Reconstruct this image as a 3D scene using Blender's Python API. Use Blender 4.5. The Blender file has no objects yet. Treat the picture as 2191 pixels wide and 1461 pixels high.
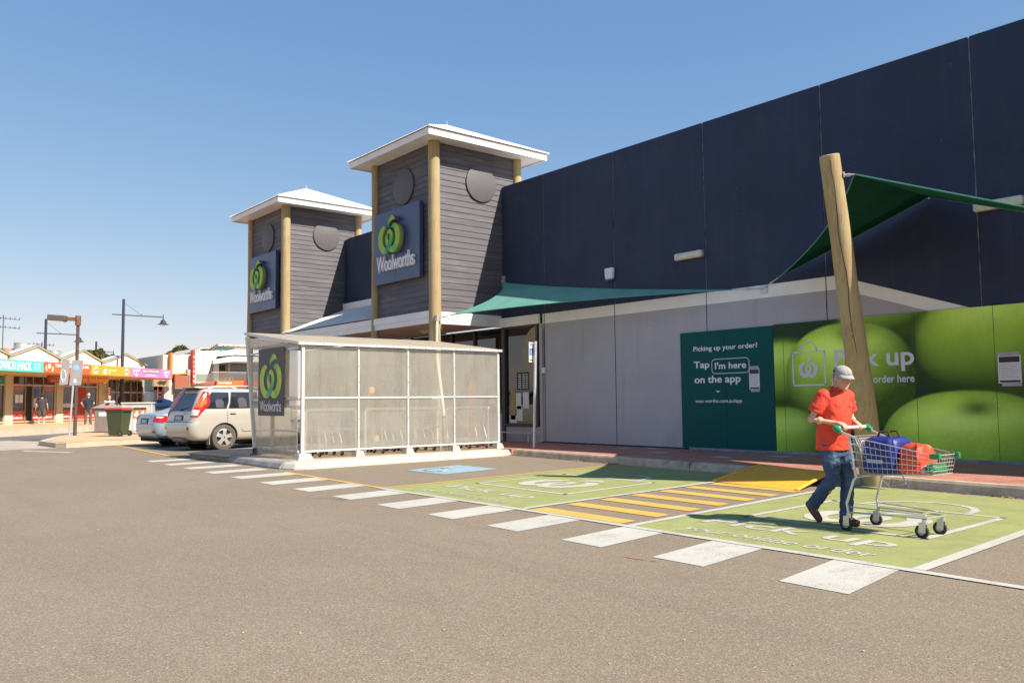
import bpy, bmesh, math, random
from mathutils import Vector, Matrix
from mathutils.bvhtree import BVHTree
from mathutils.geometry import delaunay_2d_cdt

SC = bpy.context.scene
COL = SC.collection
R = math.radians
random.seed(7)

# ------------------------------------------------------------------ camera
T_, RO_, YA_ = R(4.055), R(-0.60), R(39.47)
fw = Vector((-math.cos(YA_) * math.cos(T_), math.sin(YA_) * math.cos(T_), math.sin(T_)))
rt = Vector((math.sin(YA_), math.cos(YA_), 0))
up = rt.cross(fw)
rt, up = rt * math.cos(RO_) + up * math.sin(RO_), up * math.cos(RO_) - rt * math.sin(RO_)
cd = bpy.data.cameras.new("camera")
cam = bpy.data.objects.new("camera", cd)
COL.objects.link(cam)
cd.sensor_width = 36.0
cd.lens = 1798.0 / 2191.0 * 36.0
cd.clip_start = 0.05
cd.clip_end = 2000
M = Matrix.Identity(4)
for i in range(3):
    M[i][0], M[i][1], M[i][2] = rt[i], up[i], -fw[i]
M[2][3] = 1.3
cam.matrix_world = M
SC.camera = cam

# ------------------------------------------------------------------ sky, sun, exposure
SUN_DIR = Vector((1.0, 0.296, 1.0)).normalized()
SUN_EL = math.asin(SUN_DIR.z)
SUN_ROT = math.atan2(SUN_DIR.x, SUN_DIR.y)
W = bpy.data.worlds.new("World")
SC.world = W
W.use_nodes = True
nt = W.node_tree
sky = nt.nodes.new("ShaderNodeTexSky")
sky.sky_type = 'NISHITA'
sky.sun_disc = False
sky.sun_elevation = SUN_EL
sky.sun_rotation = SUN_ROT
sky.altitude = 0
sky.air_density = 1.0
sky.dust_density = 0.3
sky.ozone_density = 1.2
# the photograph's colour grade on the sky: contrast and gain per channel
sep = nt.nodes.new("ShaderNodeSeparateColor")
com = nt.nodes.new("ShaderNodeCombineColor")
nt.links.new(sky.outputs[0], sep.inputs[0])
for ch, (ex, gain) in enumerate(((0.93, 0.544), (0.66, 0.815), (0.40, 1.47))):
    pw = nt.nodes.new("ShaderNodeMath")
    pw.operation = 'POWER'
    pw.inputs[1].default_value = ex
    ml = nt.nodes.new("ShaderNodeMath")
    ml.operation = 'MULTIPLY'
    ml.inputs[1].default_value = gain
    nt.links.new(sep.outputs[ch], pw.inputs[0])
    nt.links.new(pw.outputs[0], ml.inputs[0])
    nt.links.new(ml.outputs[0], com.inputs[ch])
nt.links.new(com.outputs[0], nt.nodes["Background"].inputs[0])
nt.nodes["Background"].inputs[1].default_value = 0.146
sd = bpy.data.lights.new("sun", 'SUN')
sd.energy = 4.6
sd.angle = R(0.5)
sd.color = (1.0, 0.915, 0.79)
so = bpy.data.objects.new("sun", sd)
COL.objects.link(so)
so.rotation_euler = SUN_DIR.to_track_quat('Z', 'Y').to_euler()
so.location = (40, 12, 40)
VS = SC.view_settings
VS.view_transform = 'Standard'
VS.look = 'None'
VS.exposure = 0.84
VS.gamma = 1.0
VS.use_curve_mapping = False
SC.cycles.max_bounces = 8
SC.cycles.transparent_max_bounces = 24
SC.cycles.caustics_reflective = False
SC.cycles.caustics_refractive = False

# ------------------------------------------------------------------ helpers
INV = {}


def V(*a):
    return Vector(a)


class MB:
    """collects shapes, then links them as one mesh object"""

    def __init__(s):
        s.v, s.f, s.c = [], [], []

    def add(s, vs, fs, col=None):
        o = len(s.v)
        s.v += [tuple(p) for p in vs]
        s.f += [tuple(i + o for i in f) for f in fs]
        s.c += [col or (1, 1, 1)] * len(vs) if not isinstance(col, list) else col
        return s

    def box(s, x0, x1, y0, y1, z0, z1):
        return s.add([(x0, y0, z0), (x1, y0, z0), (x1, y1, z0), (x0, y1, z0), (x0, y0, z1), (x1, y0, z1), (x1, y1, z1), (x0, y1, z1)],
                     [(0, 3, 2, 1), (4, 5, 6, 7), (0, 1, 5, 4), (1, 2, 6, 5), (2, 3, 7, 6), (3, 0, 4, 7)])

    def obox(s, c, ax, ay, az):
        c, ax, ay, az = Vector(c), Vector(ax), Vector(ay), Vector(az)
        P = [c + ax * i + ay * j + az * k for k in (-1, 1) for i, j in ((-1, -1), (1, -1), (1, 1), (-1, 1))]
        return s.add(P, [(0, 3, 2, 1), (4, 5, 6, 7), (0, 1, 5, 4), (1, 2, 6, 5), (2, 3, 7, 6), (3, 0, 4, 7)])

    def quad(s, a, b, c, d):
        return s.add([a, b, c, d], [(0, 1, 2, 3)])

    def bar(s, p0, p1, w, h, upv=(0, 0, 1)):
        p0, p1 = Vector(p0), Vector(p1)
        d = p1 - p0
        L = d.length
        d.normalize()
        x = d.cross(Vector(upv))
        if x.length < 1e-4:
            x = d.cross(Vector((1, 0, 0)))
        x.normalize()
        y = x.cross(d)
        return s.obox((p0 + p1) / 2, d * L / 2, x * w / 2, y * h / 2)

    def tube(s, pts, r, n=8, caps=True):
        pts = [Vector(p) for p in pts]
        rs = r if isinstance(r, (list, tuple)) else [r] * len(pts)
        t0 = (pts[1] - pts[0]).normalized()
        a = t0.cross(Vector((0, 0, 1)))
        if a.length < 0.05:
            a = t0.cross(Vector((1, 0, 0)))
        a.normalize()
        vs, fs = [], []
        for i, p in enumerate(pts):
            t = (pts[min(i + 1, len(pts) - 1)] - pts[max(i - 1, 0)]).normalized()
            a = (a - t * a.dot(t)).normalized()
            b = t.cross(a)
            for k in range(n):
                q = 2 * math.pi * k / n
                vs.append(p + (a * math.cos(q) + b * math.sin(q)) * rs[i])
        for i in range(len(pts) - 1):
            for k in range(n):
                k2 = (k + 1) % n
                fs.append((i * n + k, i * n + k2, (i + 1) * n + k2, (i + 1) * n + k))
        if caps:
            fs.append(tuple(range(n))[::-1])
            fs.append(tuple((len(pts) - 1) * n + k for k in range(n)))
        return s.add(vs, fs)

    def lathe(s, prof, o=(0, 0, 0), ax=(0, 0, 1), n=24, caps=True):
        ax = Vector(ax).normalized()
        a = ax.cross(Vector((0, 0, 1)))
        if a.length < 0.05:
            a = Vector((1, 0, 0))
        a.normalize()
        b = ax.cross(a)
        o = Vector(o)
        vs, fs = [], []
        for r, h in prof:
            for k in range(n):
                q = 2 * math.pi * k / n
                vs.append(o + ax * h + (a * math.cos(q) + b * math.sin(q)) * max(r, 1e-4))
        for i in range(len(prof) - 1):
            for k in range(n):
                k2 = (k + 1) % n
                fs.append((i * n + k, i * n + k2, (i + 1) * n + k2, (i + 1) * n + k))
        if caps:
            fs.append(tuple(range(n))[::-1])
            fs.append(tuple((len(prof) - 1) * n + k for k in range(n)))
        return s.add(vs, fs)

    def prism(s, poly, o, ux, uy, d):
        o, ux, uy, d = Vector(o), Vector(ux), Vector(uy), Vector(d)
        n = len(poly)
        P = [o + ux * x + uy * y for x, y in poly]
        vs = P + [p + d for p in P]
        fs = [tuple(range(n)), tuple(range(2 * n - 1, n - 1, -1))]
        fs += [(i, (i + 1) % n, n + (i + 1) % n, n + i) for i in range(n)]
        return s.add(vs, fs)

    def sheet(s, poly, z):
        return s.add([(x, y, z) for x, y in poly], [tuple(range(len(poly)))])

    def slab(s, poly, z0, z1):
        return s.prism(poly, (0, 0, z0), (1, 0, 0), (0, 1, 0), (0, 0, z1 - z0))

    def ell(s, c, rx, ry, rz, n=14, m=9, rot=None):
        c = Vector(c)
        vs, fs = [], []
        for j in range(m + 1):
            th = math.pi * j / m
            for k in range(n):
                q = 2 * math.pi * k / n
                p = Vector((rx * math.sin(th) * math.cos(q), ry * math.sin(th) * math.sin(q), rz * math.cos(th)))
                if rot:
                    p = rot @ p
                vs.append(c + p)
        for j in range(m):
            for k in range(n):
                k2 = (k + 1) % n
                fs.append((j * n + k, (j + 1) * n + k, (j + 1) * n + k2, j * n + k2))
        return s.add(vs, fs)

    def loft(s, rings, cap=True):
        n = len(rings[0])
        vs = [p for r in rings for p in r]
        fs = []
        for i in range(len(rings) - 1):
            for k in range(n):
                k2 = (k + 1) % n
                fs.append((i * n + k, i * n + k2, (i + 1) * n + k2, (i + 1) * n + k))
        if cap:
            fs.append(tuple(range(n))[::-1])
            fs.append(tuple((len(rings) - 1) * n + k for k in range(n)))
        return s.add(vs, fs)

    def grid(s, fn, nu, nv, colfn=None):
        vs, fs, cs = [], [], []
        for j in range(nv + 1):
            for i in range(nu + 1):
                vs.append(fn(i / nu, j / nv))
                cs.append(colfn(i / nu, j / nv) if colfn else (1, 1, 1))
        for j in range(nv):
            for i in range(nu):
                a = j * (nu + 1) + i
                fs.append((a, a + 1, a + nu + 2, a + nu + 1))
        return s.add(vs, fs, cs)

    def text(s, txt, o, ux, uy, w, h, depth=0.0, bold=0.0, shear=0.0, space=1.0):
        """lettering whose bounding box is w wide and h high, lower left corner at o"""
        vs, fs = text_geo(txt, bold, shear, space)
        o, ux, uy = Vector(o), Vector(ux).normalized(), Vector(uy).normalized()
        nrm = ux.cross(uy)
        if depth <= 0:
            front = [i for i, p in enumerate(vs) if p[2] > 0.5]
            mp = {i: k for k, i in enumerate(front)}
            return s.add([o + ux * vs[i][0] * w + uy * vs[i][1] * h for i in front],
                         [tuple(mp[i] for i in f) for f in fs if all(i in mp for i in f)])
        return s.add([o + ux * x * w + uy * y * h + nrm * depth * z for x, y, z in vs], fs)

    def build(s, name, mat, parent=None, world=False, smooth=None, bevel=0.0, normals=True, solid=0.0):
        me = bpy.data.meshes.new(name)
        vs = s.v
        if world and parent is not None:
            q = parent
            while q.parent is not None:
                q = q.parent
            im = INV.get(q.name)
            if im:
                vs = [tuple(im @ Vector(p)) for p in vs]
        me.from_pydata(vs, [], s.f)
        if normals:
            bm = bmesh.new()
            bm.from_mesh(me)
            bmesh.ops.recalc_face_normals(bm, faces=bm.faces)
            bm.to_mesh(me)
            bm.free()
        if any(c != (1, 1, 1) for c in s.c):
            at = me.color_attributes.new("Col", 'FLOAT_COLOR', 'POINT')
            at.data.foreach_set("color", [x for c in s.c for x in (c[0], c[1], c[2], 1.0)])
        if mat:
            me.materials.append(mat)
        if smooth is not None:
            me.shade_smooth()
            if smooth < 180:
                me.set_sharp_from_angle(angle=R(smooth))
        me.update()
        o = bpy.data.objects.new(name, me)
        COL.objects.link(o)
        if parent is not None:
            o.parent = parent
        if bevel:
            b = o.modifiers.new("bevel", 'BEVEL')
            b.width = bevel
            b.segments = 2
            b.limit_method = 'ANGLE'
        if solid:
            b = o.modifiers.new("solid", 'SOLIDIFY')
            b.thickness = solid
            b.offset = 0
        return o


TXT = {}


def text_geo(txt, bold, shear, space):
    key = (txt, bold, shear, space)
    if key in TXT:
        return TXT[key]
    cu = bpy.data.curves.new("t", 'FONT')
    cu.body = txt
    cu.extrude = 0.05
    cu.offset = bold
    cu.shear = shear
    cu.space_character = space
    cu.resolution_u = 4
    cu.fill_mode = 'BOTH'
    ob = bpy.data.objects.new("t", cu)
    COL.objects.link(ob)
    dg = bpy.context.evaluated_depsgraph_get()
    ev = ob.evaluated_get(dg)
    me = bpy.data.meshes.new_from_object(ev)
    vs = [v.co.copy() for v in me.vertices]
    fs = [tuple(p.vertices) for p in me.polygons]
    bpy.data.objects.remove(ob)
    bpy.data.curves.remove(cu)
    bpy.data.meshes.remove(me)
    x0, x1 = min(v.x for v in vs), max(v.x for v in vs)
    y0, y1 = min(v.y for v in vs), max(v.y for v in vs)
    z0, z1 = min(v.z for v in vs), max(v.z for v in vs)
    out = [((v.x - x0) / (x1 - x0), (v.y - y0) / (y1 - y0), (v.z - z0) / (z1 - z0)) for v in vs]
    TXT[key] = (out, fs)
    return TXT[key]


def tag(o, label=None, cat=None, group=None, kind=None):
    for k, v in (("label", label), ("category", cat), ("group", group), ("kind", kind)):
        if v:
            o[k] = v
    return o


def thing(name, label, cat, loc=(0, 0, 0), rz=0.0, group=None):
    o = bpy.data.objects.new(name, None)
    COL.objects.link(o)
    o.location = loc
    o.rotation_euler = (0, 0, rz)
    o.empty_display_size = 0.2
    INV[o.name] = (Matrix.Translation(Vector(loc)) @ Matrix.Rotation(rz, 4, 'Z')).inverted()
    return tag(o, label, cat, group)


def struct(o):
    o["kind"] = "structure"
    return o


def copy_tree(o, parent=None):
    c = o.copy()
    COL.objects.link(c)
    if parent is not None:
        c.parent = parent
    for ch in list(o.children):
        copy_tree(ch, c)
    return c


def bake(o):
    """replace an object's mesh by its evaluated one and drop the modifiers"""
    dg = bpy.context.evaluated_depsgraph_get()
    me = bpy.data.meshes.new_from_object(o.evaluated_get(dg))
    me.name = o.name
    o.modifiers.clear()
    o.data = me
    return o


# ------------------------------------------------------------------ materials
MATS = {}


def mix(n, l, f, a, b, mode='MIX'):
    m = n.new("ShaderNodeMix")
    m.data_type = 'RGBA'
    m.blend_type = mode
    for sock, val in ((0, f), (6, a), (7, b)):
        if hasattr(val, "links"):
            l.new(val, m.inputs[sock])
        else:
            m.inputs[sock].default_value = val if sock == 0 else (*val[:3], 1)
    return m.outputs[2]


def noise(n, l, co, scale, det=3.0, rough=0.55, dist=0.0):
    t = n.new("ShaderNodeTexNoise")
    t.inputs["Scale"].default_value = scale
    t.inputs["Detail"].default_value = det
    t.inputs["Roughness"].default_value = rough
    t.inputs["Distortion"].default_value = dist
    l.new(co, t.inputs["Vector"])
    return t.outputs["Fac"]


def ramp(n, l, src, lo, hi):
    m = n.new("ShaderNodeMapRange")
    m.inputs[1].default_value = lo
    m.inputs[2].default_value = hi
    m.clamp = True
    l.new(src, m.inputs[0])
    return m.outputs[0]


def new_mat(name):
    m = bpy.data.materials.new(name)
    m.use_nodes = True
    n, l = m.node_tree.nodes, m.node_tree.links
    b = n["Principled BSDF"]
    tc = n.new("ShaderNodeTexCoord")
    MATS[name] = m
    return m, n, l, b, tc.outputs["Object"]


def mapping(n, l, co, sc):
    mp = n.new("ShaderNodeMapping")
    mp.inputs["Scale"].default_value = sc
    l.new(co, mp.inputs["Vector"])
    return mp.outputs[0]


def bump(n, l, b, h, strength, dist=0.01):
    bp = n.new("ShaderNodeBump")
    bp.inputs["Strength"].default_value = strength
    bp.inputs["Distance"].default_value = dist
    l.new(h, bp.inputs["Height"])
    l.new(bp.outputs[0], b.inputs["Normal"])


def pm(name, col, rough=0.6, var=0.12, scale=6.0, col2=None, c2=(0.55, 0.75), c2scale=3.0, bmp=0.0, bscale=60.0, metal=0.0, spec=0.5, coat=0.0, st=None):
    if name in MATS:
        return MATS[name]
    m, n, l, b, co = new_mat(name)
    if st:
        co = mapping(n, l, co, st)
    f = noise(n, l, co, scale, 5)
    f = ramp(n, l, f, 0.3, 0.7)
    lo = [c * (1 - var) for c in col]
    hi = [min(1, c * (1 + var)) for c in col]
    c = mix(n, l, f, lo, hi)
    if col2:
        g = ramp(n, l, noise(n, l, co, c2scale, 6, 0.65), *c2)
        c = mix(n, l, g, c, col2)
    l.new(c, b.inputs["Base Color"])
    b.inputs["Roughness"].default_value = rough
    b.inputs["Metallic"].default_value = metal
    b.inputs["Specular IOR Level"].default_value = spec
    if coat:
        b.inputs["Coat Weight"].default_value = coat
        b.inputs["Coat Roughness"].default_value = 0.05
    if bmp:
        bump(n, l, b, noise(n, l, co, bscale, 4), bmp)
    return m


def vcol(name, rough=0.5, spec=0.4, var=0.06, scale=20):
    m, n, l, b, co = new_mat(name)
    a = n.new("ShaderNodeVertexColor")
    a.layer_name = "Col"
    f = ramp(n, l, noise(n, l, co, scale, 4), 0.3, 0.7)
    c = mix(n, l, f, (1 - var,) * 3, (1 + var,) * 3)
    l.new(mix(n, l, 1.0, a.outputs[0], c, 'MULTIPLY'), b.inputs["Base Color"])
    b.inputs["Roughness"].default_value = rough
    b.inputs["Specular IOR Level"].default_value = spec
    return m


def m_asphalt():
    m, n, l, b, co = new_mat("asphalt")
    big = ramp(n, l, noise(n, l, co, 0.35, 5, 0.6), 0.3, 0.7)
    c = mix(n, l, big, (0.217, 0.173, 0.124), (0.243, 0.196, 0.143))
    mid = ramp(n, l, noise(n, l, mapping(n, l, co, (1, 3, 1)), 0.9, 6, 0.7), 0.50, 0.72)
    c = mix(n, l, mid, c, (0.212, 0.170, 0.124))
    trk = ramp(n, l, noise(n, l, mapping(n, l, co, (0.12, 1.6, 1)), 1.0, 4, 0.6), 0.56, 0.70)
    c = mix(n, l, trk, c, (0.208, 0.168, 0.124))
    oil = ramp(n, l, noise(n, l, co, 0.8, 2, 0.5), 0.72, 0.78)
    c = mix(n, l, oil, c, (0.165, 0.135, 0.104))
    vo = n.new("ShaderNodeTexVoronoi")
    vo.inputs["Scale"].default_value = 125
    l.new(co, vo.inputs["Vector"])
    sp = n.new("ShaderNodeSeparateColor")
    l.new(vo.outputs["Color"], sp.inputs[0])
    c = mix(n, l, ramp(n, l, sp.outputs[0], 0.0, 1.0), mix(n, l, 1.0, c, (0.72, 0.71, 0.70), 'MULTIPLY'), mix(n, l, 1.0, c, (1.27, 1.27, 1.27), 'MULTIPLY'))
    pale = ramp(n, l, sp.outputs[1], 0.95, 0.99)
    c = mix(n, l, pale, c, (0.40, 0.34, 0.27))
    l.new(c, b.inputs["Base Color"])
    b.inputs["Roughness"].default_value = 0.9
    b.inputs["Specular IOR Level"].default_value = 0.25
    bump(n, l, b, vo.outputs["Distance"], 0.35, 0.004)
    return m


def m_paint(name, col, wear=0.42, spread=0.16, base=(0.20, 0.165, 0.135), c2=None):
    """road paint worn through to the asphalt in specks"""
    m, n, l, b, co = new_mat(name)
    f = ramp(n, l, noise(n, l, co, 1.1, 4), 0.3, 0.7)
    c = mix(n, l, f, [x * 0.88 for x in col], col)
    if c2:
        c = mix(n, l, ramp(n, l, noise(n, l, mapping(n, l, co, (1, 2.2, 1)), 2.2, 6, 0.7), 0.48, 0.75), c, c2)
    sp = noise(n, l, co, 70, 3, 0.7)
    lg = noise(n, l, mapping(n, l, co, (2.2, 0.7, 1)), 2.5, 5, 0.6)
    ad = n.new("ShaderNodeMath")
    ad.operation = 'ADD'
    l.new(sp, ad.inputs[0])
    mu = n.new("ShaderNodeMath")
    mu.operation = 'MULTIPLY'
    mu.inputs[1].default_value = 0.55
    l.new(lg, mu.inputs[0])
    l.new(mu.outputs[0], ad.inputs[1])
    wr = ramp(n, l, ad.outputs[0], wear + 0.275 - 0.02, wear + 0.275 - spread)
    c = mix(n, l, wr, c, base)
    l.new(c, b.inputs["Base Color"])
    b.inputs["Roughness"].default_value = 0.8
    b.inputs["Specular IOR Level"].default_value = 0.3
    bump(n, l, b, sp, 0.4, 0.004)
    return m


def m_pavers(name, ca, cb, mortar, sx=0.2, sy=0.1):
    m, n, l, b, co = new_mat(name)
    br = n.new("ShaderNodeTexBrick")
    br.inputs["Scale"].default_value = 1.0
    br.inputs["Brick Width"].default_value = sx
    br.inputs["Row Height"].default_value = sy
    br.inputs["Mortar Size"].default_value = 0.004
    br.inputs["Color1"].default_value = (*ca, 1)
    br.inputs["Color2"].default_value = (*cb, 1)
    br.inputs["Mortar"].default_value = (*mortar, 1)
    l.new(co, br.inputs["Vector"])
    f = ramp(n, l, noise(n, l, co, 1.5, 6, 0.65), 0.3, 0.75)
    c = mix(n, l, 1.0, br.outputs[0], mix(n, l, f, (0.78, 0.78, 0.78), (1.15, 1.15, 1.15)), 'MULTIPLY')
    l.new(c, b.inputs["Base Color"])
    b.inputs["Roughness"].default_value = 0.85
    bump(n, l, b, br.outputs["Fac"], -0.3, 0.004)
    return m


def m_wood(name, a, bcol, dark, axis='Z'):
    m, n, l, b, co = new_mat(name)
    sc = {'Z': (1, 1, 0.06), 'X': (0.06, 1, 1)}[axis]
    g = ramp(n, l, noise(n, l, mapping(n, l, co, sc), 26, 6, 0.65, 0.3), 0.28, 0.72)
    c = mix(n, l, g, a, bcol)
    k = ramp(n, l, noise(n, l, mapping(n, l, co, tuple(x * (1 if x == 1 else 0.5) for x in sc)), 38, 3, 0.6, 0.2), 0.62, 0.72)
    c = mix(n, l, k, c, dark)
    gr = ramp(n, l, noise(n, l, co, 1.3, 4), 0.45, 0.7)
    c = mix(n, l, gr, c, [(x * 0.62 + y * 0.38) for x, y in zip(bcol, (0.30, 0.36, 0.16))])
    l.new(c, b.inputs["Base Color"])
    b.inputs["Roughness"].default_value = 0.8
    bump(n, l, b, g, 0.3, 0.006)
    return m


def m_window(name, tint, rough=0.02):
    m, n, l, b, co = new_mat(name)
    f = ramp(n, l, noise(n, l, co, 1.2, 3), 0.35, 0.7)
    l.new(mix(n, l, f, [x * 0.5 for x in tint], [x * 1.6 for x in tint]), b.inputs["Base Color"])
    b.inputs["Roughness"].default_value = rough
    b.inputs["Specular IOR Level"].default_value = 0.9
    return m


def m_polycarb():
    m, n, l, b, co = new_mat("twinwall_plastic")
    n.remove(b)
    out = n["Material Output"]
    f = ramp(n, l, noise(n, l, mapping(n, l, co, (1, 1, 0.35)), 3.0, 6, 0.7), 0.3, 0.75)
    col = mix(n, l, f, (0.74, 0.71, 0.64), (0.82, 0.80, 0.74))
    wv = n.new("ShaderNodeTexWave")
    wv.bands_direction = 'Z'
    wv.inputs["Scale"].default_value = 14
    wv.inputs["Distortion"].default_value = 0.3
    l.new(co, wv.inputs["Vector"])
    col = mix(n, l, 0.14, col, wv.outputs[0], 'MULTIPLY')
    df = n.new("ShaderNodeBsdfDiffuse")
    tl = n.new("ShaderNodeBsdfTranslucent")
    tp = n.new("ShaderNodeBsdfTransparent")
    gl = n.new("ShaderNodeBsdfGlossy")
    gl.inputs["Roughness"].default_value = 0.25
    tp.inputs[0].default_value = (0.96, 0.95, 0.92, 1)
    l.new(col, df.inputs[0])
    l.new(col, tl.inputs[0])
    a = n.new("ShaderNodeMixShader")
    a.inputs[0].default_value = 0.5
    l.new(df.outputs[0], a.inputs[1])
    l.new(tl.outputs[0], a.inputs[2])
    c = n.new("ShaderNodeMixShader")
    mu = n.new("ShaderNodeMapRange")
    mu.inputs[3].default_value = 0.69
    mu.inputs[4].default_value = 0.60
    l.new(f, mu.inputs[0])
    l.new(mu.outputs[0], c.inputs[0])
    l.new(a.outputs[0], c.inputs[1])
    l.new(tp.outputs[0], c.inputs[2])
    d = n.new("ShaderNodeMixShader")
    d.inputs[0].default_value = 0.05
    l.new(c.outputs[0], d.inputs[1])
    l.new(gl.outputs[0], d.inputs[2])
    l.new(d.outputs[0], out.inputs[0])
    return m


def m_cloth(name, col, trans=0.35, weave=180):
    m, n, l, b, co = new_mat(name)
    n.remove(b)
    out = n["Material Output"]
    f = ramp(n, l, noise(n, l, co, 2.2, 5), 0.3, 0.7)
    c = mix(n, l, f, [x * 0.88 for x in col], [x * 1.1 for x in col])
    df = n.new("ShaderNodeBsdfDiffuse")
    tl = n.new("ShaderNodeBsdfTranslucent")
    l.new(c, df.inputs[0])
    l.new(c, tl.inputs[0])
    a = n.new("ShaderNodeMixShader")
    a.inputs[0].default_value = trans
    l.new(df.outputs[0], a.inputs[1])
    l.new(tl.outputs[0], a.inputs[2])
    l.new(a.outputs[0], out.inputs[0])
    return m


def m_leaf(name, dark, light):
    m, n, l, b, co = new_mat(name)
    f = ramp(n, l, noise(n, l, co, 0.9, 5, 0.7), 0.35, 0.68)
    l.new(mix(n, l, f, dark, light), b.inputs["Base Color"])
    b.inputs["Roughness"].default_value = 0.55
    return m


def m_glass():
    m, n, l, b, co = new_mat("balustrade_glass")
    n.remove(b)
    out = n["Material Output"]
    tp = n.new("ShaderNodeBsdfTransparent")
    tp.inputs[0].default_value = (0.80, 0.88, 0.84, 1)
    gl = n.new("ShaderNodeBsdfGlossy")
    gl.inputs["Roughness"].default_value = 0.03
    a = n.new("ShaderNodeMixShader")
    a.inputs[0].default_value = 0.18
    l.new(tp.outputs[0], a.inputs[1])
    l.new(gl.outputs[0], a.inputs[2])
    l.new(a.outputs[0], out.inputs[0])
    return m


ASPHALT = m_asphalt()
WHITE_LINE = m_paint("white_road_paint", (0.52, 0.50, 0.445), 0.47, 0.20)
YELLOW_LINE = m_paint("yellow_road_paint", (0.66, 0.40, 0.09), 0.43, 0.18)
GREEN_LINE = m_paint("green_road_paint", (0.320, 0.345, 0.125), 0.47, 0.20, (0.19, 0.175, 0.10), (0.235, 0.245, 0.115))
BLUE_LINE = m_paint("blue_road_paint", (0.27, 0.41, 0.49), 0.43, 0.2)
PATH = m_pavers("red_pavers", (0.43, 0.170, 0.125), (0.50, 0.22, 0.155), (0.22, 0.12, 0.10))
SAND = m_pavers("sandy_pavers", (0.60, 0.385, 0.21), (0.66, 0.44, 0.25), (0.40, 0.26, 0.15))
KERB = pm("kerb_concrete", (0.50, 0.385, 0.285), 0.9, 0.25, 5, (0.16, 0.13, 0.105), (0.52, 0.72), 2.2, 0.4, 45)
KERB_WHITE = pm("white_kerb", (0.50, 0.455, 0.385), 0.9, 0.12, 4, (0.42, 0.37, 0.31), (0.56, 0.78), 2.6, 0.3, 50)
NAVY = pm("navy_wall_paint", (0.023, 0.035, 0.074), 0.62, 0.14, 0.8, (0.045, 0.052, 0.082), (0.52, 0.85), 1.2, 0.06, 40, spec=0.35)
SEAL = pm("joint_sealant", (0.20, 0.20, 0.23), 0.8, 0.7, 5, (0.02,0.02,0.03), (0.5,0.7), 1.5)
GREY = pm("grey_wall_paint", (0.42, 0.405, 0.43), 0.7, 0.06, 0.9, (0.34, 0.32, 0.335), (0.55, 0.85), 0.8, 0.06, 40)
BAND = pm("white_wall_paint", (0.88, 0.85, 0.80), 0.65, 0.05, 1.5)
FASCIA = pm("white_fascia_paint", (0.84, 0.81, 0.78), 0.5, 0.05, 2, bmp=0.05)
CLAD = pm("charcoal_weatherboard", (0.106, 0.098, 0.112), 0.6, 0.2, 1.5, (0.20, 0.185, 0.165), (0.55, 0.8), 3.0, 0.15, 40, st=(0.35, 0.35, 3))
DISC = pm("charcoal_disc", (0.108, 0.101, 0.107), 0.6, 0.08, 2)
SOFFIT = pm("soffit_boards", (0.80, 0.55, 0.43), 0.7, 0.06, 2)
CORRUG = pm("corrugated_roof_steel", (0.74, 0.69, 0.62), 0.5, 0.07, 1.2, (0.60, 0.55, 0.48), (0.55, 0.8), 1.5)
TIMBER = m_wood("timber_pole", (0.31, 0.215, 0.105), (0.46, 0.345, 0.185), (0.15, 0.095, 0.05))
STEEL = pm("galvanised_steel", (0.56, 0.56, 0.55), 0.42, 0.10, 5, metal=0.55)
ALU = pm("aluminium_frame", (0.66, 0.66, 0.64), 0.45, 0.08, 4, metal=0.35)
WHITE = pm("white_plastic", (0.78, 0.76, 0.72), 0.45, 0.04, 4)
CREAM = pm("cream_plastic", (0.62, 0.60, 0.47), 0.4, 0.07, 5)
BLACK = pm("black_plastic", (0.022, 0.021, 0.022), 0.5, 0.2, 6)
RUBBER = pm("tyre_rubber", (0.032, 0.030, 0.028), 0.85, 0.2, 8)
TYRE_DUST = pm("dusty_tyre", (0.105, 0.090, 0.075), 0.9, 0.2, 6)
LETTER = pm("white_lettering", (0.80, 0.80, 0.80), 0.5, 0.02, 4)
def streaks(m, col, amount, sx=2.4):
    n, l = m.node_tree.nodes, m.node_tree.links
    b = n["Principled BSDF"]
    src = b.inputs["Base Color"].links[0].from_socket
    co = [x for x in n if x.type == 'TEX_COORD'][0].outputs["Object"]
    f = ramp(n, l, noise(n, l, mapping(n, l, co, (sx, sx, 0.09)), 2.0, 6, 0.7), 0.55, 0.80)
    mu = n.new("ShaderNodeMath")
    mu.operation = 'MULTIPLY'
    mu.inputs[1].default_value = amount
    l.new(f, mu.inputs[0])
    sp = ramp(n, l, noise(n, l, co, 17, 2, 0.5), 0.735, 0.76)
    l.new(mix(n, l, sp, mix(n, l, mu.outputs[0], src, col), [min(1, c * 3.2) for c in col]), b.inputs["Base Color"])


streaks(NAVY, (0.060, 0.066, 0.088), 0.55)
streaks(GREY, (0.25, 0.235, 0.25), 0.5, 1.5)
streaks(FASCIA, (0.50, 0.46, 0.40), 0.35, 3)
DKGLASS = m_window("dark_shop_glass", (0.016, 0.014, 0.012))
FRAME = pm("dark_window_frame", (0.055, 0.048, 0.048), 0.5, 0.1, 5)
POLY = m_polycarb()
LOGO = vcol("emblem_paint", 0.45)
SIGNBLUE = pm("slate_blue_sign", (0.060, 0.078, 0.160), 0.35, 0.07, 1.5, spec=0.6)
SIGNDARK = pm("dark_poster_vinyl", (0.070, 0.052, 0.064), 0.5, 0.06, 3)
SIDE = pm("sign_return_metal", (0.05, 0.048, 0.052), 0.45, 0.1, 4)
GRNCAP = pm("green_plastic", (0.018, 0.26, 0.105), 0.4, 0.06, 8)
WIRE = pm("zinc_wire", (0.60, 0.60, 0.58), 0.35, 0.06, 10, metal=0.6)
SKIN = pm("skin", (0.60, 0.345, 0.245), 0.55, 0.07, 9)
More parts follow.
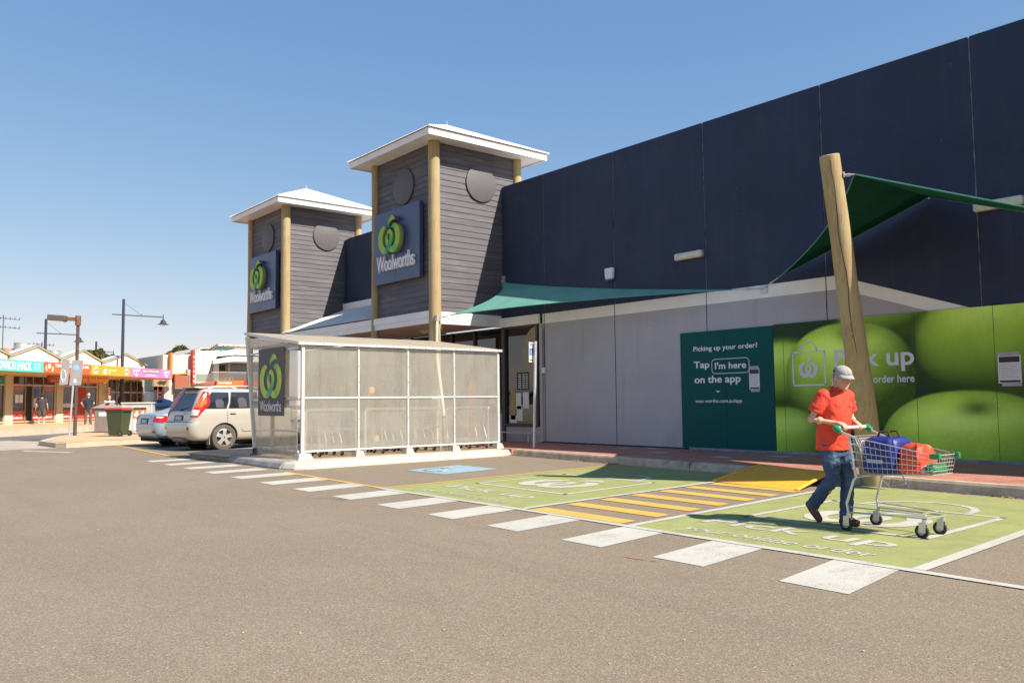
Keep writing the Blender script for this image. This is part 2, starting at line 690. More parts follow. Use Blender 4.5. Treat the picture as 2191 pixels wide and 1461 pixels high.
PAPER = pm("paper", (0.70, 0.70, 0.70), 0.7, 0.03, 4)

X3, Y3, Z3 = V(1, 0, 0), V(0, 1, 0), V(0, 0, 1)


# ------------------------------------------------------------------ the shop emblem: an apple of two looped ribbons and a leaf
def spline(pts, n):
    P = [Vector(p) for p in pts]
    P = [P[0] * 2 - P[1]] + P + [P[-1] * 2 - P[-2]]
    out = []
    for i in range(1, len(P) - 2):
        for k in range(n):
            t = k / n
            a, b, c, d = P[i - 1], P[i], P[i + 1], P[i + 2]
            out.append(0.5 * ((2 * b) + (c - a) * t + (2 * a - 5 * b + 4 * c - d) * t * t + (3 * b - a - 3 * c + d) * t ** 3))
    out.append(P[-2])
    return out


LIME, GRN, TEAL = (0.36, 0.50, 0.045), (0.10, 0.42, 0.05), (0.015, 0.27, 0.15)
RIB_A = ([(.36, .69, .03), (.25, .70, .14), (.135, .58, .19), (.10, .42, .19), (.14, .24, .19), (.26, .105, .19), (.40, .10, .17), (.53, .21, .15), (.61, .38, .135), (.60, .52, .12), (.515, .595, .11), (.44, .555, .06)],
         [GRN, LIME, LIME, LIME, LIME, LIME, TEAL, TEAL, GRN, LIME, LIME, LIME])
RIB_B = ([(.63, .69, .03), (.74, .71, .14), (.86, .60, .19), (.90, .42, .19), (.86, .24, .19), (.75, .105, .19), (.63, .085, .16), (.50, .17, .14), (.405, .33, .12), (.395, .46, .11), (.45, .54, .07), (.50, .57, .04)],
         [GRN, GRN, LIME, LIME, LIME, GRN, LIME, LIME, LIME, GRN, TEAL, TEAL])
LEAF = [(.475, .745), (.455, .83), (.48, .91), (.55, .97), (.63, 1.0), (.71, .975), (.765, .91), (.775, .86), (.70, .875), (.62, .86), (.55, .82), (.51, .775)]


def ribbon(mb, rib, o, ux, uy, w, h, depth, colours, zoff=0.0, vividness=1.0):
    P = spline(rib[0], 6)
    n = len(P)
    o, ux, uy = Vector(o), Vector(ux), Vector(uy)
    nr = ux.cross(uy)
    vs, cs = [], []
    for i, p in enumerate(P):
        t = (P[min(i + 1, n - 1)] - P[max(i - 1, 0)])
        t = Vector((t.x, t.y)).normalized()
        q = Vector((-t.y, t.x)) * p.z * 0.5
        k = i / (n - 1) * (len(rib[1]) - 1)
        a, b = rib[1][int(k)], rib[1][min(int(k) + 1, len(rib[1]) - 1)]
        c = tuple((x + (y - x) * (k - int(k))) * vividness for x, y in zip(a, b)) if colours else (0.99, 1, 1)
        for e in (q, -q):
            for front, d in ((True, depth + zoff), (False, 0)):
                vs.append(o + ux * (p.x + e.x) * w + uy * (p.y + e.y) * h + nr * d)
                cs.append(c if front else ((0.12, 0.11, 0.13) if colours else c))
    fs = []
    for i in range(n - 1):
        a, b = i * 4, i * 4 + 4
        fs.append((a, a + 2, b + 2, b))
        if depth > 0.004:
            fs += [(a, b, b + 1, a + 1), (a + 2, a + 3, b + 3, b + 2)]
    if depth > 0.004:
        fs += [(0, 1, 3, 2), (4 * n - 4, 4 * n - 2, 4 * n - 1, 4 * n - 3)]
    mb.add(vs, fs, cs)


def emblem(mb, o, ux, uy, w, h, depth=0.0, colours=True, viv=1.0):
    """lower left corner o, unit axes, size"""
    ux, uy = Vector(ux).normalized(), Vector(uy).normalized()
    ribbon(mb, RIB_B, o, ux, uy, w, h, depth, colours, 0.0, viv)
    ribbon(mb, RIB_A, o, ux, uy, w, h, depth, colours, 0.003, viv)
    nr = ux.cross(uy)
    o = Vector(o)
    n = len(LEAF)
    top = [o + ux * x * w + uy * y * h + nr * (depth + 0.001) for x, y in LEAF]
    cf = [tuple(c * viv for c in (LIME if x > .6 else GRN)) if colours else (0.99, 1, 1) for x, y in LEAF]
    if depth > 0.004:
        bot = [o + ux * x * w + uy * y * h for x, y in LEAF]
        mb.add(top, [tuple(range(n))], cf)
        mb.add([p for q in zip(top, bot) for p in q], [(2 * i, 2 * i + 1, (2 * i + 3) % (2 * n), (2 * i + 2) % (2 * n)) for i in range(n)], [(0.12, 0.11, 0.13)] * (2 * n))
    else:
        mb.add(top, [tuple(range(n))], cf)
    return mb

# ------------------------------------------------------------------ ground, kerbs, painted markings
def kerb_y(x):
    return 12.55 - 0.093 * (x + 11.93)


g = MB()
g.sheet([(-500, -300), (300, -300), (300, 500), (-500, 500)], 0.0)
struct(g.build("asphalt_ground", ASPHALT))

# footpath in front of the supermarket with its concrete kerb
KW = 0.17
path = [(x, kerb_y(x) + KW) for x in (-15.85, -12, -8, -4, 0, 6, 20)]
g = MB().slab(path + [(20, 15.6), (-15.85, 15.6)], 0.0, 0.148)
struct(g.build("footpath", PATH))
g = MB().slab([(-32.8, 13.0), (-15.85, 13.0), (-15.85, 15.6), (-32.8, 15.6)], 0.0, 0.147)
struct(g.build("verandah_paving", PATH))
xs = [-15.7, -13.9, -11.9, -9.95, -8.0, -6.0, -4.0, -2.1, -0.1, 2, 4, 8]
for a, b in zip(xs, xs[1:]):
    g = MB()
    pr = [(0.0, 0.0), (0.03, 0.115), (0.055, 0.150), (KW, 0.152), (KW, 0.0)]
    A, B = V(a + 0.006, kerb_y(a), 0), V(b - 0.006, kerb_y(b), 0)
    d = (B - A).normalized()
    q = V(-d.y, d.x, 0)
    g.prism(pr, A, q, Z3, B - A)
    struct(g.build("kerb", KERB))
# a red chalk mark and loose grit on the asphalt
g = MB().sheet([(-4.92, 5.22), (-4.80, 5.20), (-4.66, 5.235), (-4.78, 5.245)], 0.004)
g.sheet([(-4.64, 5.232), (-4.58, 5.235), (-4.56, 5.255), (-4.62, 5.25)], 0.004)
struct(g.build("red_mark", m_paint("red_chalk", (0.55, 0.17, 0.13), 0.60, 0.2)))
g = MB()
rg = random.Random(11)
for _ in range(170):
    d, a = rg.uniform(2.6, 14), rg.uniform(R(98), R(168))
    x, y, r = d * math.cos(a), d * math.sin(a) * .8 + .6, rg.uniform(.003, .008)
    if y > 6.2:
        continue
    g.ell((x, y, r * .5), r, r * rg.uniform(.6, 1), r * .6, 6, 4)
o = g.build("loose_grit", pm("pale_grit", (0.42, 0.36, 0.27), 0.9, 0.4, 60))
o["kind"] = "stuff"
# leaf litter swept into the gutter
LITTER = pm("leaf_litter", (0.36, 0.22, 0.11), 0.9, 0.4, 30)
g = MB()
for cx in (-13.1, -12.2, -3.9, -3.2, -4.6):
    for _ in range(60):
        x = random.gauss(cx, 0.28)
        y = kerb_y(x) - abs(random.gauss(0, 0.045)) - 0.01
        a, s, h = random.uniform(0, 6.3), random.uniform(.012, .03), random.uniform(.004, .02)
        p, q = V(math.cos(a), math.sin(a), random.uniform(-.3, .3)) * s, V(-math.sin(a), math.cos(a), random.uniform(-.3, .3)) * s * .6
        c = V(x, y, h)
        g.quad(c - p, c + q * .9, c + p, c - q)
o = g.build("leaf_litter", LITTER, normals=False)
o["kind"] = "stuff"

# pale service covers set in the footpath
for x, y in ((-13.95, 14.95), (-13.35, 15.25), (-12.2, 14.15), (-10.3, 13.85), (-9.6, 14.75)):
    g = MB().sheet([(x - .22, y - .16), (x + .22, y - .16), (x + .22, y + .16), (x - .22, y + .16)], .152)
    struct(g.build("service_cover", pm("pale_cover", (.50, .47, .46), .8, .15, 6)))

# trolley shelter island: concrete nib with painted edge
isl = [(-15.42, 7.45), (-15.50, 9.0), (-15.58, 11.0), (-15.68, 12.66), (-15.86, 13.0), (-18.95, 13.0), (-19.0, 7.22), (-18.3, 7.13), (-16.6, 7.10), (-15.85, 7.13), (-15.55, 7.24)]


def inset(poly, d):
    n = len(poly)
    out = []
    for i in range(n):
        a, b, c = Vector(poly[i - 1]), Vector(poly[i]), Vector(poly[(i + 1) % n])
        e, f = (b - a).normalized(), (c - b).normalized()
        m = (Vector((-e.y, e.x)) + Vector((-f.y, f.x))).normalized()
        out.append(tuple(b + m * d))
    return out


i1, i2 = inset(isl, 0.05), inset(isl, 0.30)
g = MB()
n = len(isl)
g.loft([[V(x, y, z) for x, y in pl] for pl, z in ((isl, 0.0), (isl, 0.02), (i1, 0.105), (inset(isl, 0.09), 0.135), (i2, 0.138))], cap=True)
struct(g.build("shelter_island", KERB_WHITE))
g = MB().sheet([(-16.2, 7.55), (-16.4, 12.9), (-18.9, 12.9), (-18.9, 7.55)], 0.142)
struct(g.build("shelter_floor", pm("sandy_concrete", (0.46, 0.36, 0.26), 0.9, 0.15, 3)))
# grey, unpainted nose of the island kerb
g = MB()
nose = [(-15.93, 7.12), (-16.6, 7.095), (-18.3, 7.125), (-19.0, 7.215)]
for (x0, y0), (x1, y1) in zip(nose, nose[1:]):
    A, B = V(x0, y0 - .004, 0), V(x1, y1 - .004, 0)
    d = (B - A).normalized()
    q = V(d.y, -d.x, 0)
    g.prism([(-0.01, 0.0), (-0.012, 0.03), (0.036, 0.11), (0.085, 0.141), (0.42, 0.145), (0.42, 0.0)], A, q, Z3, B - A)
struct(g.build("kerb_nose", pm("grey_kerb_concrete", (0.30, 0.28, 0.265), 0.9, 0.3, 4, (0.17, 0.16, 0.155), (0.45, 0.7), 2.5, 0.5, 40)))
# paved apron beside it, dished to the road
ap = [(-19.02, 7.25), (-19.02, 12.4), (-21.6, 12.6), (-22.2, 9.2), (-21.75, 7.75), (-21.0, 7.1)]
a1, a2 = inset(ap, -0.12), inset(ap, -0.3)
g = MB().loft([[V(x, y, z) for x, y in pl] for pl, z in ((ap, 0.0), (inset(ap, -0.03), 0.07), (a1, 0.115))])
struct(g.build("apron_kerb", pm("sandy_kerb", (0.50, 0.40, 0.29), 0.9, 0.2, 4, (0.24, 0.19, 0.14), (0.6, 0.8), 2)))
g = MB().sheet([(-19.04, 7.6), (-19.04, 12.2), (-21.4, 12.4), (-21.95, 9.2), (-21.55, 8.0), (-20.9, 7.4)], 0.119)
struct(g.build("apron_paving", m_pavers("tan_pavers", (0.50, 0.345, 0.225), (0.56, 0.395, 0.26), (0.36, 0.27, 0.19))))

# zebra crossing
ZX = [-3.51, -4.73, -5.88, -7.08, -8.25, -9.48, -10.78, -12.12, -13.52, -14.92, -16.38, -17.80, -19.22, -20.64]
for x in ZX:
    y = 5.33 + (-3.51 - x) * 0.0345
    h = 1.10 if x > -13 else 1.13
    w = 0.54 if x > -9 else 0.58
    k = -0.17
    g = MB().sheet([(x, y), (x + w, y - .02), (x + w + k, y + h), (x + k, y + h)], 0.004)
    struct(g.build("crosswalk_stripe", WHITE_LINE))


def line(name, pts, w, mat, z=0.006):
    g = MB()
    P = [Vector(p) for p in pts]
    for a, b in zip(P, P[1:]):
        d = (b - a).normalized()
        q = Vector((-d.y, d.x)) * w / 2
        a2, b2 = a - d * w * .0, b + d * w * .0
        g.sheet([tuple(a2 - q), tuple(b2 - q), tuple(b2 + q), tuple(a2 + q)], z)
    return struct(g.build(name, mat))


line("bay_line", [(-11.2, 6.62), (-7.9, 6.555), (-6.03, 6.475), (-3.02, 6.37), (-2.0, 6.33)], 0.10, WHITE_LINE, 0.008)
line("bay_line", [(-2.0, 6.33), (6, 6.0)], 0.10, WHITE_LINE)
line("bay_line", [(-7.86, 6.62), (-8.28, 10.95)], 0.10, WHITE_LINE, 0.008)
line("bay_line", [(-6.03, 6.53), (-6.43, 10.55), (-6.52, 11.6)], 0.10, WHITE_LINE, 0.008)
line("bay_line", [(-3.03, 6.43), (-3.17, 8.89), (-3.33, 11.6)], 0.11, WHITE_LINE, 0.008)
line("bay_line", [(-15.2, 6.88), (-11.22, 6.655)], 0.085, YELLOW_LINE)
line("bay_line", [(-11.22, 6.70), (-11.80, 12.45)], 0.085, YELLOW_LINE, 0.008)
line("bay_line", [(-31.2, 7.6), (-27.2, 7.35), (-23.0, 7.0), (-21.2, 6.8)], 0.09, YELLOW_LINE)

# two green click and collect bays
for k, (bay, bag, tx, tx2, hatch) in enumerate((
        ([(-11.18, 6.66), (-7.90, 6.60), (-8.45, 12.18), (-11.75, 12.48)], [(-10.77, 8.13), (-8.63, 8.03), (-8.85, 10.13), (-10.98, 10.2)], (-10.72, 7.33, 2.10, .40), (-10.62, 6.82, 2.18, .27), None),
        ([(-6.0, 6.50), (-3.05, 6.42), (-3.34, 11.6), (-6.50, 11.9)], [(-5.62, 7.95), (-3.63, 7.86), (-3.68, 9.78), (-5.72, 9.95)], (-5.73, 7.15, 2.10, .48), (-5.55, 6.66, 2.02, .29), None))):
    g = MB().sheet(bay, 0.004)
    gb = struct(g.build("pickup_bay", GREEN_LINE))
    d = (Vector(bag[1]) - Vector(bag[0])).normalized()
    ux = V(d.x, d.y, 0)
    uy = V(-d.y, d.x, 0)
    g = MB()
    B = [Vector(p) for p in bag]
    for a, b in zip(B, B[1:] + B[:1]):
        e = (b - a).normalized()
        q = Vector((-e.y, e.x)) * 0.04
        g.sheet([tuple(a - q - e * .03), tuple(b - q + e * .03), tuple(b + q + e * .03), tuple(a + q - e * .03)], 0.008)
    struct(g.build("bag_outline", WHITE_LINE, gb))
    g = MB()
    top0, top1 = B[3], B[2]
    mid, hw = (top0 + top1) / 2, (top1 - top0).length * 0.30
    arc = [mid + Vector(((top1 - top0).normalized()[:])) * math.cos(t) * hw + Vector((-(top1 - top0).normalized().y, (top1 - top0).normalized().x)) * (math.sin(t) * 0.68 + .06) for t in [math.pi * i / 16 for i in range(17)]]
    for a, b in zip(arc, arc[1:]):
        e = (b - a).normalized()
        q = Vector((-e.y, e.x)) * 0.045
        g.sheet([tuple(a - q), tuple(b - q), tuple(b + q), tuple(a + q)], 0.008)
    struct(g.build("bag_handle", WHITE_LINE, gb))
    c = (B[0] + B[2]) / 2
    s = 1.28
    g = MB()
    emblem(g, V(c.x, c.y, .008) - ux * s / 2 - uy * s * .52, ux, uy, s, s * 1.02, 0.0, False)
    g.v = [(x, y, 0.008 + (z - 0.008) * .3) for x, y, z in g.v]
    g.c = [(1, 1, 1)] * len(g.v)
    struct(g.build("apple_emblem", WHITE_LINE, gb))
    g = MB()
    g.text("Pick up", V(tx[0], tx[1], .008), ux, uy, tx[2], tx[3], bold=0.012)
    struct(g.build("lettering", WHITE_LINE, gb))
    g = MB()
    g.text("your online order", V(tx2[0], tx2[1], .008), ux, uy, tx2[2], tx2[3], bold=0.010)
    struct(g.build("lettering", WHITE_LINE, gb))

# yellow hatched walkway between them
for i in range(7):
    t = i * 0.655
    x0, y0 = -7.74 - t * .10, 6.62 + t * 1.0
    x1, y1 = -6.20 - t * .10, 6.56 + t * .985
    g = MB().sheet([(x0, y0), (x1, y1), (x1 - .02, y1 + .27), (x0 - .02, y0 + .27)], 0.006)
    struct(g.build("hatch_stripe", YELLOW_LINE))

# blue accessible symbol
g = MB().sheet([(-13.82, 8.73), (-12.52, 8.70), (-12.78, 10.16), (-14.15, 10.18)], 0.005)
bs = struct(g.build("accessible_bay_symbol", BLUE_LINE))


def wheelchair(mb, o, ux, uy, s, pt=None):
    """figure in a wheelchair, in a unit square"""
    def stroke(pts, w):
        P = [Vector(p) for p in pts]
        for i in range(len(P) - 1):
            a, b = P[i], P[i + 1]
            e = (b - a).normalized()
            q = Vector((-e.y, e.x)) * w / 2
            vs = [a - q - e * w * .3, b - q + e * w * .3, b + q + e * w * .3, a + q - e * w * .3]
            mb.add([o + ux * v.x * s + uy * v.y * s for v in vs], [(0, 1, 2, 3)])
    stroke([(.36 + .0, .80), (.38, .50), (.62, .50), (.74, .18), (.84, .22)], .075)
    stroke([(.38, .64), (.58, .64)], .065)
    stroke([(.52 + .27 * math.cos(t), .33 + .27 * math.sin(t)) if 1 else 0 for t in [R(120 + i * 15) for i in range(15)]], .065)
    c = [(.36 + .065 * math.cos(R(i * 30)), .90 + .065 * math.sin(R(i * 30))) for i in range(12)]
    mb.add([o + ux * x * s + uy * y * s for x, y in c], [tuple(range(12))])


g = MB()
wheelchair(g, V(-13.95, 8.82, .008), V(1, -.02, 0), V(-.2, .98, 0), 1.22)
struct(g.build("wheelchair_figure", WHITE_LINE, bs))

# faded arrow on the road at far left
g = MB().text("3", V(-27.2, 5.75, .005), V(.45, .9, 0).normalized(), V(-.9, .45, 0), .1, .1) if False else MB().sheet([(-26.1, 5.55), (-25.7, 5.35), (-27.6, 4.6), (-28.6, 4.65)], .005)
struct(g.build("worn_marking", m_paint("faded_paint", (0.50, 0.46, 0.42), 0.56, 0.2)))

# far side: pale gutter, dark road, sandy footpath by the shops
g = MB().sheet([(-34, -6), (-27.5, -6), (-29.0, 5.7), (-30.0, 6.35), (-33.5, 6.6), (-37, 5.6)], 0.006)
struct(g.build("concrete_driveway", pm("pale_concrete", (0.42, 0.35, 0.275), 0.9, 0.12, 1.2, (0.30, 0.25, 0.20), (0.5, 0.7), .7)))
g = MB().sheet([(-41.3, -20), (-35.2, -8), (-35.6, 6.2), (-38, 8.5), (-60, 40), (-75, 40), (-49.8, 11.7), (-41.3, 5.9)], 0.004)
struct(g.build("road", pm("dark_road_asphalt", (0.155, 0.135, 0.125), 0.9, 0.15, 2, bmp=.3, bscale=80)))
bp = [(-28.95, 5.95), (-29.3, 5.72), (-31.6, 5.66), (-35.9, 7.05), (-42.5, 10.0), (-41.5, 16), (-33, 14), (-30.2, 8.9)]
g = MB().slab(bp, 0, 0.15)
struct(g.build("verge_kerb", pm("verge_concrete", (0.50, 0.41, 0.30), 0.9, 0.15, 3, (0.30, 0.24, 0.18), (0.55, 0.75), 1.2)))
g = MB().sheet(inset(bp, 0.16) if False else [(-29.25, 6.0), (-31.5, 5.86), (-35.7, 7.25), (-42.2, 10.1), (-41.3, 15.7), (-33.1, 13.7), (-30.5, 8.9)], 0.156)
struct(g.build("verge_paving", SAND))

ANG = math.atan2(0.727, -0.687)
SO = V(-56.59, 9.56, 0.25)
SU, SV = V(-.687, .727, 0), V(-.727, -.687, 0)      # along the shops, into the shops


def shop_pt(u, v, z):
    return SO + SU * u + SV * v + V(0, 0, z - 0.25)


P = [shop_pt(-30, -8.6, 0), shop_pt(-4, -8.4, 0), shop_pt(14, -6.4, 0), shop_pt(60, -6.4, 0), shop_pt(60, 1, 0), shop_pt(-30, 1, 0)]
g = MB().slab([(p.x, p.y) for p in P], 0.0, 0.25)
struct(g.build("shop_footpath", SAND))
g = MB()
for (a, b) in ((P[0], P[1]), (P[1], P[2]), (P[2], P[3])):
    g.bar(V(a.x, a.y, .12), V(b.x, b.y, .12), 0.16, 0.27)
struct(g.build("shop_kerb", pm("pale_kerb", (0.50, 0.42, 0.32), 0.9, 0.15, 3)))

# ------------------------------------------------------------------ the supermarket
sup = thing("supermarket_building", "long navy supermarket with two weatherboard towers, white verandah and grey lower wall", "supermarket", (-15, 15.5, 0))
TOP = 7.66
JX = [-19.24, -17.39, -14.71, -11.85, -8.9, -6.01, -3.1, -0.2, 2.7, 5.6, 8.5, 11.4, 14.3]
WYF = 15.5
g = MB()
g.box(-19.20, 14.3, 15.514, 15.75, 0.1, TOP - .03)
g.box(14.1, 14.3, 15.75, 40, 0.1, TOP - .03)
g.box(-28.9, -22.5, 15.514, 15.75, 3.5, TOP - .1)
g.build("backing_wall", SEAL, sup, True)
for a, b in zip(JX, JX[1:]):
    g = MB()
    z0 = 3.45 if b < -17 else 0.16
    g.box(a + .012, b - .012, WYF, WYF + .035, z0, TOP)
    g.build("wall_panel", NAVY, sup, True, bevel=0.006)
g = MB().box(-28.95, -28.75, WYF, WYF + .07, 4.7, 7.58)
g.build("wall_panel", NAVY, sup, True)
g = MB().box(-28.735, -22.5, WYF, WYF + .07, 4.7, 7.6)
g.build("wall_panel", NAVY, sup, True)
g = MB().box(-32.4, 14.3, 15.8, 40, 7.0, 7.2)
g.build("roof", pm("grey_roof", (0.4, 0.4, 0.4)), sup, True)


# white painted band and grey lower field, cut at the panel joints
def band_top(x):
    return 3.715 if x < -8.69 else 3.715 + (x + 8.69) * (2.85 - 3.715) / (8.69 - 6.20)


def band_bot(x):
    return 3.44 if x < -8.63 else 3.44 + (x + 8.63) * (2.85 - 3.44) / (8.63 - 6.90)


cuts = [-17.49] + [x for x in JX if -17.4 < x < -6.3] + [-6.2]
gb_, gg = MB(), MB()
for a, b in zip(cuts, cuts[1:]):
    xs = [a + .012] + [x for x in (-8.69, -8.63, -6.9) if a < x < b] + [b - .012 if b > -6.3 and b != -6.2 else (b if b == -6.2 else b - .012)]
    xs = sorted(set(xs))
    for p, q in zip(xs, xs[1:]):
        t0, t1 = max(band_top(p), 2.85), max(band_top(q), 2.85)
        b0, b1 = max(band_bot(p), 2.85), max(band_bot(q), 2.85)
        gb_.prism([(p, b0), (q, b1), (q, t1), (p, t0)], (0, WYF - .003, 0), X3, Z3, (0, -.004, 0))
        lo = 0.19
        if max(b0, b1) > 2.86 or q < -8:
            gg.prism([(p, lo), (q, lo), (q, b1), (p, b0)], (0, WYF - .003, 0), X3, Z3, (0, -.004, 0))
gb_.build("white_band", BAND, sup, True)
gg.build("grey_wall", GREY, sup, True)
g = MB().box(-12.4, 8, 15.44, 15.498, 0.15, 0.205)
g.build("wall_footing", pm("bluish_footing", (0.25, 0.25, 0.31), 0.9, 0.3, 8), sup, True)

# verandah: fascia, roof, soffit, shopfront
g = MB()
g.box(-32.4, -19.245, 13.0, 13.05, 3.48, 3.80)
g.box(-19.30, -19.20, 13.05, 15.42, 3.46, 3.80)
g.box(-19.20, -17.50, 15.38, 15.44, 3.45, 3.72)
g.box(-32.4, -32.3, 13.05, 15.5, 3.48, 3.80)
g.build("fascia", FASCIA, sup, True, bevel=0.008)
g = MB()
g.box(-32.4, -19.21, 12.975, 13.0, 3.64, 3.83)
g.build("fascia_capping", FASCIA, sup, True)
g = MB().box(-32.3, -19.31, 13.06, 15.48, 3.50, 3.52)
g.build("soffit", SOFFIT, sup, True)


def corrugated(mb, p0, du, dv, nu, amp=0.011):
    """sheet spanned by du (across the flutes) and dv (down the slope)"""
    p0, du, dv = Vector(p0), Vector(du), Vector(dv)
    nr = du.cross(dv).normalized()
    if nr.z < 0:
        nr = -nr
    vs, fs = [], []
    for i in range(nu + 1):
        o = nr * (amp if i % 2 else -amp)
        vs += [p0 + du * i / nu + o, p0 + du * i / nu + dv + o]
    fs = [(2 * i, 2 * i + 2, 2 * i + 3, 2 * i + 1) for i in range(nu)]
    mb.add(vs, fs)


g = MB()
corrugated(g, (-28.90, 15.48, 4.86), (6.42, 0, 0), (0, -2.55, -1.0), 190)
g.build("verandah_roof", CORRUG, sup, True, smooth=60)
g = MB().box(-28.9, -22.5, 15.40, 15.498, 4.84, 5.08)
g.build("roof_flashing", FASCIA, sup, True)
g = MB()
g.box(-32.3, -17.62, 15.50, 15.53, 0.66, 3.46)
sf = g.build("shopfront_glass", DKGLASS, sup, True)
g = MB()
for x in (-32.2, -31, -28.7, -26.4, -24.1, -21.8, -20.6):
    g.box(x - .04, x + .04, 15.44, 15.50, 0.15, 3.46)
g.box(-19.22, -19.08, 15.42, 15.52, 0.15, 3.46)
g.box(-17.70, -17.62, 15.42, 15.52, 0.60, 3.46)
g.box(-19.08, -17.70, 15.42, 15.52, 0.58, 0.66)
g.box(-19.08, -17.70, 15.42, 15.52, 3.40, 3.46)
g.box(-32.2, -19.22, 15.45, 15.50, 2.58, 2.66)
g.box(-32.2, -19.22, 15.45, 15.50, 0.95, 1.05)
g.build("window_frame", FRAME, sup, True)
g = MB().box(-19.08, -17.56, 15.46, 15.54, 0.15, 0.585)
g.box(-32.2, -19.22, 15.47, 15.54, 0.15, 0.95)
g.build("window_plinth", GREY, sup, True)
g = MB().box(-17.56, -17.45, 15.44, 15.50, 0.18, 3.45)
g.build("wall_reveal", GREY, sup, True)

BOARD = 0.172


def cladding(mb, p, ux, L, z0, z1, nr):
    """lapped boards on a wall starting at p, running along ux"""
    p, ux, nr = Vector(p), Vector(ux), Vector(nr)
    z = z0
    prof = []
    while z < z1 - 1e-4:
        zt = min(z + BOARD, z1)
        prof += [(0.022, z), (0.006, zt)]
        z = zt
    vs, fs = [], []
    for d, z in prof:
        vs += [p + nr * d + Z3 * z, p + ux * L + nr * d + Z3 * z]
    for i in range(len(prof) - 1):
        fs.append((2 * i, 2 * i + 1, 2 * i + 3, 2 * i + 2))
    mb.add(vs, fs)


def tower(x1):
    """square tower whose front right corner post stands at (x1, 13.1)"""
    x0, y0, y1 = x1 - 3.21, 13.1, 16.1
    z0, z1 = 3.78, 8.62
    g = MB()
    g.box(x0 + .03, x1 - .03, y0 + .03, y1 - .03, z0 - .02, z1)
    cladding(g, (x0 + .05, y0 + .03, 0), X3, 3.1, z0, z1, (0, -1, 0))
    cladding(g, (x1 - .03, y0 + .05, 0), Y3, 2.95, z0, z1, (1, 0, 0))
    cladding(g, (x0 + .03, y0 + .05, 0), Y3, 2.95, z0, z1, (-1, 0, 0))
    t = g.build("tower", CLAD, sup, True, normals=False)
    for px, py, r0 in ((x1 + .0, y0 - .02, .165), (x0 - .02, y0 - .02, .12), (x1 - .02, y1 - .0, .14), (x0 + .02, y1 - .02, .14)):
        g = MB()
        zs = [0.14, 2, 4, 6, 8.60]
        zb = 0.14 if py < 14 else 3.9
        rs = [r0 * (1.06 - 0.016 * i) for i in range(5)]
        g.tube([(px + random.uniform(-.012, .012), py + random.uniform(-.012, .012), z) for z in (zs if zb < 1 else [zb, 5, 6, 7, 8.6])], rs, 18)
        g.build("corner_post", TIMBER, t, True, smooth=40)
    for c, ax in (((x0 + 1.6, y0 - .002, 7.64), (0, -1, 0)), ((x1 + .002, 14.72, 7.64), (1, 0, 0))):
        g = MB().lathe([(0.54, 0.0), (0.54, 0.032), (0.525, 0.038)], c, ax, 40)
        g.build("round_plate", DISC, t, True, smooth=40)
    # roof
    ov = 0.6
    ex0, ex1, ey0, ey1 = x0 - ov, x1 + ov, y0 - ov, y1 + ov + .1
    cx, cy = (ex0 + ex1) / 2, (ey0 + ey1) / 2
    ez, az = 8.76, 9.78
    g = MB()
    g.box(ex0, ex1, ey0, ey0 + .04, 8.56, 8.75)
    g.box(ex0, ex1, ey1 - .04, ey1, 8.56, 8.75)
    g.box(ex0, ex0 + .04, ey0 + .04, ey1 - .04, 8.56, 8.75)
    g.box(ex1 - .04, ex1, ey0 + .04, ey1 - .04, 8.56, 8.75)
    g.build("eave_fascia", FASCIA, t, True)
    g = MB().box(ex0 + .04, ex1 - .04, ey0 + .04, ey1 - .04, 8.60, 8.63)
    g.build("eave_soffit", FASCIA, t, True)
    g = MB()
    lip = 0.055
    cs = [V(ex0 - lip, ey0 - lip, ez), V(ex1 + lip, ey0 - lip, ez), V(ex1 + lip, ey1 + lip, ez), V(ex0 - lip, ey1 + lip, ez)]
    apx = V(cx, cy, az)
    for i in range(4):
        a, b = cs[i], cs[(i + 1) % 4]
        nu = 112
        vs, fs = [], []
        rise = 0
        for k in range(nu + 1):
            f = k / nu
            e = a + (b - a) * f
            h = 1 - abs(2 * f - 1)
            m = (a + b) / 2
            tp = e + (apx - m) * h
            z = .013 if k % 2 else -.013
            vs += [e + Z3 * z, tp + Z3 * z]
        fs = [(2 * k, 2 * k + 2, 2 * k + 3, 2 * k + 1) for k in range(nu)]
        g.add(vs, fs)
    rf = g.build("tower_roof", CORRUG, t, True)
    g = MB()
    for c in cs:
        g.tube([c + Z3 * .005, apx + Z3 * .005], 0.030, 6)
    g.lathe([(.06, 0), (.03, .03), (.007, .04), (.006, .17)], apx, (0, 0, 1), 8)
    g.build("roof_capping", CORRUG, t, True)
    return t


tower(-19.24)
tower(-28.96)


# verandah lights under the soffit
for x, y in ((-21.2, 14.3), (-24.9, 14.3)):
    t = thing("batten_light", "white batten light under the verandah ceiling " + ("beside the near timber post" if x > -23 else "between the two towers"), "light", (x, y, 3.5), 0, "verandah batten lights")
    g = MB().box(-.6, .6, -.06, .06, -.05, 0)
    g.build("housing", pm("batten_housing", (.6, .5, .42)), t)
    g = MB().tube([(-.55, 0, -.07), (.55, 0, -.07)], .02, 8)
    g.build("tube", WHITE, t)


